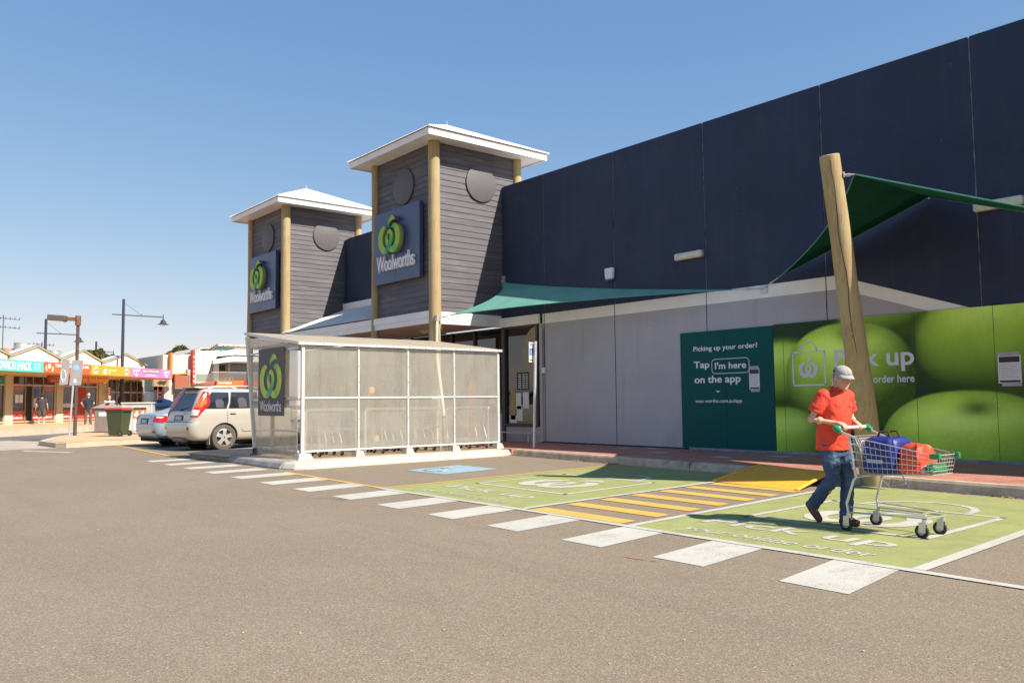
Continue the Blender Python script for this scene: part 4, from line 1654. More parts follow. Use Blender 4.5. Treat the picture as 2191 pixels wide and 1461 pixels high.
g.box(back_x(.2) - .05, back_x(.2) + .05, 7.66, 7.76, .17, .30)
g.build("foot_plate", pm("dark_bracket", (.07, .07, .085), .6), sh, True)
# tubular rails inside
for y0, y1 in ((7.98, 9.30), (9.42, 11.55), (11.62, 13.0)):
    g = MB()
    z = 1.16
    g.tube([(-16.62, y0, .14), (-16.62, y0, z - .06), (-16.62, y0 + .06, z), (-16.62, y1 - .06 - .1, z), (-16.62, y1 - .1, z - .06), (-16.62, y1 - .1, .14)], .028, 8)
    g.tube([(-16.62, y0, .7), (-18.3, y0, .7)], .024, 8)
    g.build("guard_rail", ALU, sh, True, smooth=40)
# poster on the side
tp = thing("shelter_poster", "dark portrait poster with a green apple emblem hung on the shelter side", "poster", (-17.66, 7.66, 1.04))
g = MB().box(-18.34, -16.99, 7.655, 7.672, 1.035, 2.52)
g.build("sheet", SIGNDARK, tp, True)
g = MB()
for z, h in ((1.72, .05), (1.60, .03), (1.50, .05), (1.38, .03), (1.27, .06), (1.13, .04)):
    g.box(-18.33, -17.0, 7.652, 7.655, z, z + h)
g.build("timber_print", pm("brown_print", (.105, .066, .060), .6, .3, 5), tp, True)
g = MB()
emblem(g, V(-18.24, 7.650, 1.42), X3, Z3, 1.16, .97, 0.0, True, 1.25)
g.build("apple_emblem", LOGO, tp, True, normals=False)
g = MB().text("Woolworths", V(-18.22, 7.649, 1.13), X3, Z3, 1.12, .235, 0, .004, space=.92)
g.build("lettering", LETTER, tp, True)

# orange bollards behind the shelter
ORG = pm("orange_bollard_paint", (.68, .30, .03), .5, .08, 4)
for x, y, h, r, lab in ((-18.35, 13.72, 1.72, .13, "tall orange bollard standing behind the shelter's far end"), (-20.66, 11.90, 1.62, .09, "orange bollard behind the middle of the shelter"), (-19.6, 8.55, 1.25, .05, "slim orange bollard beside the shelter's poster side")):
    t = thing("bollard", lab, "bollard", (x, y, .12), 0, "orange bollards")
    g = MB().lathe([(r, 0), (r, h - .06), (r * .85, h - .02), (r * .4, h)], (0, 0, 0), (0, 0, 1), 20)
    g.build("post", ORG, t, smooth=40)
    g = MB().lathe([(r * 1.7, 0), (r * 1.7, .015)], (0, 0, 0), (0, 0, 1), 20)
    g.build("base_plate", STEEL, t)

# ------------------------------------------------------------------ people
def chain(mb, pts, rs, n=12):
    pts = [Vector(p) for p in pts]
    mb.tube(pts, rs, n)
    for p, r in zip(pts, rs):
        mb.ell(p, r, r, r, n, 8)


def remesh(o, vox, it=4, wrinkle=0.0):
    from mathutils import noise as nz
    r = o.modifiers.new("r", 'REMESH')
    r.mode = 'VOXEL'
    r.voxel_size = vox
    r.use_smooth_shade = True
    s = o.modifiers.new("s", 'SMOOTH')
    s.factor = 0.5
    s.iterations = it
    mats = list(o.data.materials)
    bake(o)
    o.data.materials.clear()
    for m in mats:
        o.data.materials.append(m)
    if wrinkle:
        me = o.data
        ns = [v.normal.copy() for v in me.vertices]
        for v, q in zip(me.vertices, ns):
            p = v.co
            w = nz.noise(V(p.x * 9 + p.z * 7, p.y * 9 - p.z * 5, p.z * 13)) + .5 * nz.noise(V(p.x * 24, p.y * 24 + p.z * 16, p.z * 20))
            ridge = 1 - abs(w) * 2.2
            v.co = p + q * (wrinkle * (ridge - .55))
    o.data.shade_smooth()
    return o


def rings_z(rows, n=22, ex=2.3):
    """rows of (cx, cy, z, half depth x, half width y)"""
    out = []
    for cx, cy, z, a, b in rows:
        ring = []
        for k in range(n):
            q = 2 * math.pi * k / n
            c, s = math.cos(q), math.sin(q)
            ring.append(V(cx + a * math.copysign(abs(c) ** (2 / ex), c), cy + b * math.copysign(abs(s) ** (2 / ex), s), z))
        out.append(ring)
    return out


def face_head(mb, c, rot, s=1.0):
    """skull, jaw, nose, brow, lips and ears"""
    def e(p, rx, ry, rz):
        mb.ell(c + rot @ (V(*p) * s), rx * s, ry * s, rz * s, 16, 12, rot)
    e((-.008, 0, .02), .098, .077, .105)
    e((.022, 0, -.055), .066, .058, .068)
    e((.066, 0, -.088), .024, .028, .022)
    e((.086, 0, -.018), .016, .012, .026)
    e((.098, 0, -.032), .013, .014, .010)
    e((.074, 0, .018), .016, .052, .009)
    e((.080, 0, -.062), .010, .022, .006)
    e((.078, 0, -.072), .010, .020, .006)
    for k in (-1, 1):
        e((-.008, k * .080, -.012), .020, .009, .031)
        e((.052, k * .040, -.035), .022, .020, .022)


def hand_on_bar(mb, bar, wrist, side, out):
    """palm and five fingers closed round a bar along y; out: +1 when the thumb side is at +y"""
    bar, wrist = Vector(bar), Vector(wrist)
    L = [.0, .002, .0, -.003]
    for k in range(4):
        y = bar.y + out * (.030 - .0205 * k)
        kn = V(bar.x - .004 - .003 * k, y, bar.z + .036)
        w = wrist + V(0, out * (.016 - .011 * k), 0)
        chain(mb, [w, (w + kn) / 2 + V(0, 0, .006), kn], [.017, .0155, .0125], 8)
        rr = .0275 + L[k]
        P = [kn] + [V(bar.x + math.cos(R(a)) * rr, y, bar.z + math.sin(R(a)) * rr) for a in (52, 4, -45, -95 + 12 * k)]
        chain(mb, P, [.0115, .0105, .0098, .009, .0082], 8)
    y = bar.y + out * .040
    w = wrist + V(.012, out * .020, -.008)
    chain(mb, [w, V(bar.x - .040, y, bar.z + .004), V(bar.x - .026, y + out * .004, bar.z - .022), V(bar.x + .004, y - out * .004, bar.z - .030)], [.015, .0135, .0112, .0095], 8)


def relaxed_hand(mb, wrist, tip_dir, side):
    w, d = Vector(wrist), Vector(tip_dir).normalized()
    s = d.cross(V(0, 1, 0)).normalized() if abs(d.y) < .9 else V(1, 0, 0)
    for k in range(4):
        a = w + s * (.024 - .016 * k)
        m = a + d * (.085 - .004 * abs(k - 1))
        chain(mb, [w + s * (.014 - .009 * k), m], [.014, .011], 7)
        chain(mb, [m, m + d * .034 + V(0, -side * .008, 0), m + d * .058 + V(0, -side * .022, 0)], [.010, .009, .008], 7)
    chain(mb, [w + s * .016, w + s * .045 + d * .045, w + s * .045 + d * .078], [.014, .011, .009], 7)


JEANS = pm("blue_denim", (0.040, 0.075, 0.150), 0.85, 0.25, 4, (0.115, 0.175, 0.265), (0.52, 0.70), 5.0, 0.35, 25)
REDSH = pm("red_polo_knit", (0.72, 0.058, 0.026), 0.8, 0.06, 6, bmp=.25, bscale=14)
LEATH = pm("brown_leather", (0.085, 0.034, 0.018), 0.45, 0.2, 12)


def body_of(t, p, vox, hands, head_c, head_rot, hs=1.0):
    """one continuous body: p holds the joints"""
    g = MB()
    g.loft(rings_z(p["torso_in"], 18))
    chain(g, [p["neck0"], p["neck1"]], [.060, .052])
    face_head(g, head_c, head_rot, hs)
    for s in ("R", "L"):
        chain(g, [p["sh" + s], p["el" + s], p["wr" + s]], [.052, .040, .027])
        mid = (Vector(p["el" + s]) * .65 + Vector(p["wr" + s]) * .35)
        g.ell(mid, .041, .041, .041)
        chain(g, [p["hip" + s], p["kn" + s], p["an" + s]], [.075, .052, .036])
        kk = Vector(p["kn" + s]) * .68 + Vector(p["an" + s]) * .32
        g.ell(kk, .055, .052, .075)
        chain(g, [p["an" + s], p["toe" + s]], [.036, .028])
    hands(g)
    b = g.build("body", SKIN, t, normals=True)
    return remesh(b, vox, 3)


def garment(name, mat, t, shapes, vox=.010, it=5, wrinkle=0.0):
    g = MB()
    shapes(g)
    return remesh(g.build(name, mat, t), vox, it, wrinkle)


# the man with the trolley, walking along +x
man = thing("person", "man in a red polo shirt, jeans and pale cap pushing a loaded trolley", "person", (-4.62, 8.08, 0))
mp = dict(torso_in=[(0, 0, .80, .10, .14), (.0, 0, .95, .11, .15), (.035, 0, 1.2, .10, .165), (.05, 0, 1.33, .07, .13)],
          neck0=(.055, 0, 1.33), neck1=(.095, -.005, 1.43),
          shR=(.005, -.185, 1.315), elR=(-.085, -.262, 1.085), wrR=(.118, -.168, 1.045),
          shL=(.055, .190, 1.315), elL=(.035, .285, 1.085), wrL=(.130, .190, 1.048),
          hipR=(-.005, -.085, .82), knR=(.035, -.105, .475), anR=(-.195, -.115, .185), toeR=(-.135, -.11, .085),
          hipL=(.005, .085, .82), knL=(.095, .075, .455), anL=(.070, .060, .085), toeL=(.205, .050, .035))
hc = V(.128, -.012, 1.492)
hrot = (Matrix.Rotation(R(-34), 3, 'Z') @ Matrix.Rotation(R(13), 3, 'Y'))
BAR = V(-4.33 + .62 - 4.0 + 4.0, 0, 0)
bx = (-4.33 - .10) - (-4.62)


def man_hands(g):
    hand_on_bar(g, V(bx + .008, -.155, 1.0), mp["wrR"], -1, 1)
    hand_on_bar(g, V(bx - .006, .165, 1.0), mp["wrL"], 1, -1)


body_of(man, mp, .0058, man_hands, hc, hrot, .98)


def shirt(g):
    g.loft(rings_z([(-.012, 0, .765, .150, .192), (-.014, 0, .80, .150, .192), (-.004, 0, .90, .152, .186), (.012, 0, 1.02, .150, .186), (.028, 0, 1.14, .140, .198), (.034, 0, 1.24, .126, .208), (.042, 0, 1.315, .102, .192), (.052, 0, 1.365, .078, .112), (.060, 0, 1.385, .066, .074)], 26))
    for s, k in (("R", -1), ("L", 1)):
        a, b = Vector(mp["sh" + s]), Vector(mp["el" + s])
        g.tube([a + V(0, -k * .03, .0), a + (b - a) * .35, a + (b - a) * .70], [.084, .080, .076], 16)
        g.ell(a + V(0, -k * .01, .0), .082, .080, .075)


sh_ = garment("polo_shirt", REDSH, man, shirt, .008, 4, .0042)
g = MB()
cr = []
for k in range(15):
    q = R(-150 + 300 * k / 14)
    cr.append(V(.065 + .072 * math.cos(q + math.pi), -.002 + .070 * math.sin(q + math.pi) * 1, 1.392 + .012 * math.cos(q)))
g.tube(cr, .016, 6)
g.prism([(0, 0), (.055, -.03), (.03, -.075)], V(.132, -.030, 1.375), V(.2, -1, 0).normalized(), V(.35, 0, 1).normalized(), V(.012, 0, .004))
g.build("collar", REDSH, man)
g = MB().prism([(0, 0), (.02, 0), (.02, .014), (0, .014)], V(.172, .045, 1.22), V(-.1, 1, 0), V(-.2, 0, 1), V(.012, 0, 0))
g.build("chest_badge", pm("pink_thread", (.75, .28, .35)), man)


def jeans(g):
    g.loft(rings_z([(0, 0, .70, .105, .150), (-.004, 0, .78, .122, .160), (-.004, 0, .86, .118, .155), (0, 0, .90, .110, .150)], 20))
    chain(g, [mp["hipR"], (.020, -.098, .63), mp["knR"], (-.085, -.112, .34), (-.178, -.115, .215)], [.108, .088, .074, .069, .066], 14)
    chain(g, [mp["hipL"], (.060, .080, .63), mp["knL"], (.085, .068, .28), (.068, .060, .10)], [.105, .086, .072, .068, .066], 14)


garment("jeans", JEANS, man, jeans, .008, 3, .006)
for nm, an, toe, heel in (("R", mp["anR"], (-.128, -.115, .062), (-.232, -.115, .205)), ("L", mp["anL"], (.195, .048, .038), (.030, .062, .040))):
    def shoe(g, an=an, toe=toe, heel=heel):
        a, t_, h = Vector(an), Vector(toe), Vector(heel)
        m = (t_ + h) / 2
        chain(g, [h, m, t_], [.040, .044, .036])
        chain(g, [a, (a + m) / 2], [.044, .044])
    o = garment("shoe", LEATH, man, shoe, .007, 3)
# cap and hair
CAPG = pm("pale_grey_cap", (0.34, 0.325, 0.305), 0.85, 0.05, 8)
g = MB()


def capp(u, v, k=1.0):
    th = R(90) * v
    q = 2 * math.pi * u
    return hc + hrot @ (V(-.008 + .110 * k * math.cos(q) * math.cos(th), .088 * k * math.sin(q) * math.cos(th), .056 + .080 * k * math.sin(th)) * .98)


g.grid(lambda u, v: capp(u, v), 30, 10)
for rr, zz in ():
    pass
cap = g.build("cap", CAPG, man, smooth=180, solid=.006)
g = MB()


def brimp(u, v):
    a = R(-78 + 156 * u)
    r0 = V(-.008 + .108 * math.cos(a), .087 * math.sin(a), .056)
    ext = .085 * max(0, math.cos(a)) ** .6
    return hc + hrot @ ((r0 + V(ext * v, 0, -.022 * v - .03 * v * (1 - math.cos(a)))) * .98)


g.grid(brimp, 18, 5)
g.build("brim", CAPG, cap, smooth=180, solid=.006, normals=False)
g = MB().grid(lambda u, v: capp(.42 + .34 * u + .02 * math.sin(9 * v), .0 + .50 * v + .05 * math.sin(u * 8), 1.035), 14, 6)
g.build("dark_panel", pm("dark_cap_panel", (.03, .03, .045), .8), cap, smooth=180, normals=False)
g = MB().grid(lambda u, v: hc + hrot @ (V(-.012 + .104 * math.cos(R(105 + 150 * u)), .083 * math.sin(R(105 + 150 * u)), .060 - .10 * v) * .98), 16, 5)
g.build("hair", pm("grey_hair", (.42, .39, .36), .9, .2, 60), man, smooth=180, solid=.006, normals=False)
g = MB()
for k in (-1, 1):
    g.ell(hc + hrot @ (V(.0765, k * .032, -.003) * .98), .010, .013, .0085, 10, 8, hrot)
g.build("eyes", pm("eye_white", (.55, .52, .50), .3), man, smooth=180)
g = MB()
for k in (-1, 1):
    g.ell(hc + hrot @ (V(.0835, k * .032, -.005) * .98), .0045, .006, .006, 8, 6, hrot)
g.build("pupils", BLACK, man, smooth=180)


def pedestrian(label, loc, rz, top, bottom, shorts, shoe_c, hair_c, arms, skin_legs=True, h=1.0):
    t = thing("person", label, "person", loc, rz)
    p = dict(torso_in=[(0, 0, .88, .10, .14), (0, 0, 1.05, .11, .15), (0, 0, 1.3, .10, .165), (0, 0, 1.43, .07, .13)],
             neck0=(0, 0, 1.44), neck1=(.02, 0, 1.54), shR=(0, -.19, 1.42), shL=(0, .19, 1.42),
             hipR=(0, -.09, .90), knR=(.02, -.12, .50), anR=(-.02, -.13, .09), toeR=(.11, -.15, .035),
             hipL=(0, .09, .90), knL=(.03, .12, .50), anL=(.0, .14, .09), toeL=(.13, .16, .035))
    p.update(arms)
    hc = V(.03, 0, 1.63)

    def hands(g):
        for s, k in (("R", -1), ("L", 1)):
            d = Vector(p["wr" + s]) - Vector(p["el" + s])
            relaxed_hand(g, p["wr" + s], d, k)
    body_of(t, p, .011, hands, hc, Matrix.Identity(3))

    def shirt(g):
        g.loft(rings_z([(0, 0, .84, .135, .185), (0, 0, 1.0, .135, .180), (0, 0, 1.2, .135, .195), (0, 0, 1.35, .125, .205), (0, 0, 1.44, .09, .15), (0, 0, 1.48, .065, .075)], 20))
        for s, k in (("R", -1), ("L", 1)):
            a, b = Vector(p["sh" + s]), Vector(p["el" + s])
            if arms.get("long"):
                chain(g, [a, b, Vector(p["wr" + s])], [.080, .062, .046])
            else:
                chain(g, [a, a + (b - a) * .6], [.082, .075])
    garment("shirt", top, t, shirt, .014, 3)

    def pants(g):
        g.loft(rings_z([(0, 0, .80, .12, .165), (0, 0, .90, .12, .165), (0, 0, .96, .11, .155)], 18))
        for s in "RL":
            hp, kn, an = Vector(p["hip" + s]), Vector(p["kn" + s]), Vector(p["an" + s])
            if shorts:
                chain(g, [hp, hp + (kn - hp) * 1.02], [.108, .105])
            else:
                chain(g, [hp, kn, an], [.105, .080, .070])
    garment("shorts" if shorts else "trousers", bottom, t, pants, .014, 3)
    for s in "RL":
        def shoe(g, s=s):
            a, q = Vector(p["an" + s]), Vector(p["toe" + s])
            chain(g, [V(a.x - .05, a.y, .045), V(q.x, q.y, .042)], [.046, .042])
            chain(g, [a, V(a.x, a.y, .05)], [.048, .045])
        garment("shoe", shoe_c, t, shoe, .013, 2)
    g = MB().grid(lambda u, v: hc + V(-.010 + .106 * math.cos(R(75 + 210 * u)) * math.cos(R(88 * v)), .084 * math.sin(R(75 + 210 * u)) * math.cos(R(88 * v)), -.035 * (1 - v) + .125 * math.sin(R(88 * v))), 16, 8)
    g.build("hair", hair_c, t, smooth=180, solid=.008, normals=False)
    return t


DKHAIR = pm("dark_hair", (.03, .022, .016), .8, .3, 50)
toward_shop = math.atan2(SV.y, SV.x)
down_arms = dict(elR=(-.05, -.28, 1.15), wrR=(.02, -.31, .92), elL=(-.05, .28, 1.15), wrL=(.02, .31, .92))
pedestrian("man in black t-shirt and grey shorts standing at the noodle shop door", (-55.75, 10.1, .25), R(163), pm("charcoal_tshirt", (.045, .042, .05), .9), pm("grey_cargo_shorts", (.075, .07, .062), .9, .3, 5), True, pm("pale_shoe", (.6, .55, .45)), DKHAIR, down_arms)
pedestrian("man in navy jumper and brown trousers outside the kebab shop", (-51.3, 11.6, .25), R(158), pm("navy_jumper", (.02, .03, .055), .9), pm("brown_trousers", (.13, .095, .075), .9, .3, 6), False, pm("purple_shoe", (.12, .10, .16)), pm("fair_grey_hair", (.42, .34, .25), .9), dict(elR=(-.12, -.30, 1.17), wrR=(.10, -.19, 1.08), elL=(-.16, .34, 1.18), wrL=(.0, .24, 1.0)))
pedestrian("dark haired person in a pale top half hidden behind the bins", (-47.4, 11.72, .06), -.4, pm("pale_pink_top", (.55, .42, .38), .9), pm("grey_trousers", (.12, .12, .13), .9), False, pm("pale_shoe", (.6, .55, .45)), DKHAIR, down_arms)

# ------------------------------------------------------------------ shopping in the trolley
def soft_bag(mb, x0, x1, w, z0, z1, seed, taper=.08, n=10, lump=.012):
    rnd = random.Random(seed)
    rows = []
    for j in range(7):
        f = j / 6
        k = 1 - taper * f * f
        ring = []
        for i in range(28):
            q = 2 * math.pi * i / 28
            c, s = math.cos(q), math.sin(q)
            ex = 4.5
            x = (x0 + x1) / 2 + (x1 - x0) / 2 * k * math.copysign(abs(c) ** (2 / ex), c)
            y = w * k * math.copysign(abs(s) ** (2 / ex), s)
            ring.append(V(x + rnd.uniform(-lump, lump), y + rnd.uniform(-lump, lump), z0 + (z1 - z0) * f + rnd.uniform(-lump, lump) * (f > .2)))
        rows.append(ring)
    mb.loft(rows)


TM = Matrix.Translation(V(-4.33, 8.09, 0)) @ Matrix.Rotation(R(-3), 4, 'Z')


def bag(name, label, cat, mat, args, extra=None):
    t = thing(name, label, cat, (-4.33, 8.09, 0), R(-3))
    g = MB()
    soft_bag(g, *args)
    o = g.build("bag_body", mat, t, smooth=50)
    s = o.modifiers.new("sub", 'SUBSURF')
    s.levels = s.render_levels = 1
    if extra:
        extra(t)
    return t


def blue_extra(t):
    g = MB()
    for y in (-.10, .09):
        g = MB().tube([V(.22, y, .88), V(.26, y, .965), V(.34, y * .8, .97), V(.38, y, .86)], .011, 6)
        g.build("strap", pm("brown_strap", (.10, .045, .03), .8), t)
    g = MB().obox(V(.27, -.207, .685), V(.085, .010, -.004), V(0, .003, 0), V(0, 0, .018))
    g.build("pale_band", pm("pale_print", (.55, .58, .66), .7), t)
    g = MB().lathe([(.026, 0), (.026, .004)], V(.36, -.196, .765), (0, -1, 0), 14)
    g.build("yellow_dot", pm("yellow_print", (.75, .45, .05), .6), t)


bag("shopping_bag", "royal blue shopping bag with a pale band in the pushed trolley", "bag", pm("royal_blue_bag", (.014, .026, .20), .5, .25, 7, bmp=.4, bscale=12), (.095, .47, .215, .555, .925, 3, .16, 10, .019), blue_extra)
bag("shopping_bag", "bright orange red bag in the front half of the pushed trolley", "bag", pm("orange_red_bag", (.80, .065, .022), .5, .2, 9, (.85, .30, .22), (.62, .75), 9, .5, 16), (.44, .69, .175, .575, .865, 5, .30, 10, .026))
bag("shopping_bag", "crumpled white carrier bag hanging at the trolley's child seat", "bag", pm("white_carrier", (.72, .70, .66), .5, .06, 8, bmp=.4, bscale=20), (.055, .135, .15, .75, .885, 8, .3, 10, .016))
bag("grocery_pack", "silvery packet lying in the nose of the trolley", "grocery", pm("silver_pack", (.50, .44, .38), .3, .4, 14, bmp=.5, bscale=20), (.60, .72, .14, .590, .665, 9, .25))
bag("grocery_pack", "green wrapped pack at the very front of the trolley", "grocery", pm("green_pack", (.05, .30, .11), .4, .3, 12), (.715, .79, .15, .592, .69, 10, .15))

# ------------------------------------------------------------------ parked cars
CARGLASS = m_window("car_glass", (0.030, 0.036, 0.052), 0.03)
REDLENS = pm("red_lens", (0.50, 0.012, 0.010), 0.12, 0.1, 14, coat=.6)
ORLENS = pm("orange_lens", (0.72, 0.115, 0.02), 0.12, 0.25, 20, coat=.6)
CLEARL = pm("clear_lens", (0.62, 0.60, 0.58), 0.12, 0.1, 10, coat=.6)
ALLOY = pm("alloy_rim", (0.60, 0.585, 0.56), 0.35, 0.06, 8, metal=.6)
UNDER = pm("underbody", (0.02, 0.019, 0.018), 0.9, .3, 6)


def plan(z, yr, yf, hw, rr, rf):
    """rounded rectangle at height z, from the right rear corner round"""
    pts = []
    rr, rf = min(rr, hw * .98), min(rf, hw * .98)
    for (cx, cy, r, a0) in ((hw - rr, yr + rr, rr, 270), (hw - rf, yf - rf, rf, 0), (-hw + rf, yf - rf, rf, 90), (-hw + rr, yr + rr, rr, 180)):
        arc = [V(cx + r * math.cos(R(a0 + i * 11.25)), cy + r * math.sin(R(a0 + i * 11.25)), z) for i in range(9)]
        if pts:
            p, q = pts[-1], arc[0]
            m = 6 if a0 == 90 else 10
            pts += [p + (q - p) * (k / m) for k in range(1, m)]
        pts += arc
    p, q = pts[-1], pts[0]
    pts += [p + (q - p) * (k / 6) for k in range(1, 6)]
    return pts


class Car:
    def __init__(s, name, label, loc, rz, scale, slices, paint, wheels, wr, hw, group):
        s.t = thing(name, label, "car", loc, rz, group)
        s.t.scale = (scale,) * 3
        g = MB().loft([plan(*r) for r in slices])
        b = g.build("body", paint, s.t)
        sub = b.modifiers.new("sub", 'SUBSURF')
        sub.levels = sub.render_levels = 1
        cut = MB()
        for y in wheels:
            for k in (-1, 1):
                cut.lathe([(wr * 1.14, -.16), (wr * 1.14, .3)], V(k * (hw - .08), y, wr), (k, 0, 0), 40)
        co = cut.build("cutter", None, s.t)
        bo = b.modifiers.new("arch", 'BOOLEAN')
        bo.object = co
        bo.operation = 'DIFFERENCE'
        bo.solver = 'EXACT'
        bake(b)
        bpy.data.objects.remove(co)
        b.data.materials.clear()
        b.data.materials.append(paint)
        b.data.shade_smooth()
        b.data.set_sharp_from_angle(angle=R(38))
        s.b = b
        bm = bmesh.new()
        bm.from_mesh(b.data)
        s.bvh = BVHTree.FromBMesh(bm)
        s.bm = bm
        for y in wheels:
            for k in (-1, 1):
                g = MB().lathe([(wr * 1.125, -.10), (wr * 1.125, .005)], V(k * (hw - .145), y, wr), (k, 0, 0), 28)
                g.build("wheel_arch", UNDER, s.t)

    def panel(s, name, mat, poly, axis, off=.005, parent=None, res=.045, smooth=30):
        """a panel cut from the body surface: poly in the plane seen along axis ('R' right side, 'L' left side, 'B' rear, 'D' diagonally from the right rear, 'E' from the left rear)"""
        d, ta = {'R': (V(-1, 0, 0), V(0, 1, 0)), 'L': (V(1, 0, 0), V(0, 1, 0)), 'B': (V(0, 1, 0), V(1, 0, 0)), 'F': (V(0, -1, 0), V(1, 0, 0)),
                 'D': (V(-.707, .707, 0), V(.707, .707, 0)), 'E': (V(.707, .707, 0), V(.707, -.707, 0))}[axis]
        P = [Vector(p) for p in poly]
        n = len(P)
        vs, ed = [], []
        for i in range(n):
            a, b = P[i], P[(i + 1) % n]
            m = max(1, int((b - a).length / res))
            vs += [a + (b - a) * k / m for k in range(m)]
        nb = len(vs)
        ed = [(i, (i + 1) % nb) for i in range(nb)]
        x0, x1 = min(p.x for p in P), max(p.x for p in P)
        y0, y1 = min(p.y for p in P), max(p.y for p in P)
        from mathutils.geometry import intersect_point_line

        def inside(q):
            c = False
            for i in range(n):
                a, b = P[i], P[(i + 1) % n]
                if (a.y > q.y) != (b.y > q.y) and q.x < (b.x - a.x) * (q.y - a.y) / (b.y - a.y) + a.x:
                    c = not c
            return c
        i = x0 + res
        while i < x1:
            j = y0 + res
            while j < y1:
                q = Vector((i, j))
                if inside(q) and all((intersect_point_line(q.to_3d(), P[k].to_3d(), P[(k + 1) % n].to_3d())[0].to_2d() - q).length > res * .35 for k in range(n)):
                    vs.append(q)
                j += res
            i += res
        r = delaunay_2d_cdt(vs, ed, [], 1, 1e-5)
        out = []
        for v in r[0]:
            o = ta * v.x + Z3 * v.y - d * 6
            h = s.bvh.ray_cast(o, d)
            if h[0] is None:
                h = (o + d * 5.1, -d)
            out.append(h[0] + (h[1] * .7 - d * .3).normalized() * off)
        g = MB().add(out, [tuple(f) for f in r[2]])
        return g.build(name, mat, parent or s.t, smooth=smooth if smooth else None, normals=False)


def wheel(car, x, y, r, w, side, spokes):
    o = V(x, y, r)
    ax = (side, 0, 0)
    g = MB().lathe([(r * .62, -w / 2), (r * .93, -w / 2), (r, -w / 2 + .03), (r, w / 2 - .035), (r * .965, w / 2 - .008), (r * .80, w / 2 + .004), (r * .66, w / 2 - .006), (r * .64, w / 2 - .02)], o, ax, 48, False)
    t = g.build("tyre", TYRE_DUST, car.t, smooth=35)
    g = MB()
    g.lathe([(r * .66, w / 2 - .008), (r * .64, w / 2 - .004), (r * .61, w / 2 - .03), (r * .60, -.05), (r * .64, -.06)], o, ax, 40, False)
    c = o + V(side * (w / 2 - .022), 0, 0)
    for k in range(spokes):
        a = 2 * math.pi * k / spokes + .25
        u, v = V(0, math.cos(a), math.sin(a)), V(0, -math.sin(a), math.cos(a))
        q = V(side, 0, 0)
        rings = []
        for f, ww, dd in ((.10, .055, .006), (.34, .048, .008), (.56, .058, .006), (.63, .075, .0)):
            m = c + u * r * f + q * dd
            rings.append([m + v * ww * r / .34, m + v * ww * .8 * r / .34 + q * .014, m - v * ww * .8 * r / .34 + q * .014, m - v * ww * r / .34])
        g.loft(rings)
    g.lathe([(r * .20, -.01), (r * .20, .012), (r * .15, .02)], c, ax, 20)
    g.build("rim", ALLOY, t, smooth=35)
    g = MB().lathe([(r * .58, -.03), (r * .58, -.025)], c, ax, 28)
    g.lathe([(r * .065, .019), (r * .06, .024)], c, ax, 10)
    for k in range(5):
        a = 2 * math.pi * (k + .5) / 5 + .25
        g.lathe([(.011, .012), (.011, .018)], c + V(0, math.cos(a), math.sin(a)) * r * .15, ax, 8)
    g.build("brake_disc", UNDER, t)


HEAD = R(5.7)
CHAMP = pm("champagne_paint", (0.55, 0.51, 0.45), 0.28, 0.02, 3, (0.40, 0.345, 0.28), (.62, .9), 1.8, metal=.30, coat=.55)
suv = Car("parked_car", "champagne four wheel drive wagon with tall red tail lights parked beside the shelter", (-24.62, 8.82, 0), HEAD, 1.055,
          [(.24, -.78, 3.42, .74, .2, .4), (.30, -.86, 3.48, .83, .24, .45), (.42, -.935, 3.54, .872, .25, .45), (.60, -.955, 3.56, .884, .25, .45), (.73, -.945, 3.54, .886, .25, .45), (.765, -.90, 3.5, .885, .23, .45), (.80, -.872, 3.47, .884, .22, .45),
           (.93, -.862, 3.38, .884, .20, .45), (1.02, -.845, 3.1, .874, .19, .5), (1.06, -.83, 2.25, .866, .18, .35), (1.12, -.80, 2.08, .852, .17, .32), (1.28, -.735, 1.82, .81, .16, .30), (1.44, -.655, 1.55, .765, .16, .28), (1.55, -.595, 1.33, .73, .15, .26), (1.605, -.565, 1.15, .70, .15, .26), (1.64, -.50, 1.0, .645, .15, .26), (1.662, -.36, .8, .53, .15, .26), (1.672, -.10, .55, .34, .12, .2)],
          CHAMP, (0, 2.625), .345, .885, None)
CHARGE = pm("black_window_trim", (.02, .019, .02), .5)
for ax in "RL":
    for pl in ([(-.52, 1.12), (.05, 1.12), (.13, 1.30), (.16, 1.545), (-.30, 1.545), (-.44, 1.40)], [(.13, 1.12), (1.00, 1.12), (1.00, 1.55), (.25, 1.55), (.20, 1.28)], [(1.06, 1.12), (1.98, 1.12), (1.50, 1.48), (1.33, 1.55), (1.06, 1.55)]):
        c = Vector((sum(p[0] for p in pl) / len(pl), sum(p[1] for p in pl) / len(pl)))
        suv.panel("window_trim", CHARGE, [tuple(c + (Vector(p) - c) * 1.0 + (Vector(p) - c).normalized() * .022) for p in pl], ax, .003)
        suv.panel("side_window", CARGLASS, pl, ax, .007)
    for pl in ([(.045, .40), (.055, .40), (.10, 1.10), (.09, 1.10)], [(1.03, .40), (1.04, .40), (1.04, 1.10), (1.03, 1.10)], [(2.02, .42), (2.03, .42), (2.03, 1.08), (2.02, 1.08)]):
        suv.panel("door_gap", CHARGE, pl, ax, .003, res=.03, smooth=0)
    suv.panel("side_moulding", CHAMP, [(.52, .50), (1.95, .50), (1.95, .585), (.50, .585)], ax, .018, res=.06)
for y in (.24, 1.18):
    g = MB().obox(V(.885, y, .985), V(0, .075, 0), V(.014, 0, 0), V(0, 0, .03))
    h = g.build("handle_cup", CHARGE, suv.t, bevel=.01)
    g = MB().obox(V(.904, y, .99), V(0, .085, 0), V(.012, 0, 0), V(0, 0, .014))
    g.build("door_handle", CHAMP, suv.t, bevel=.008)
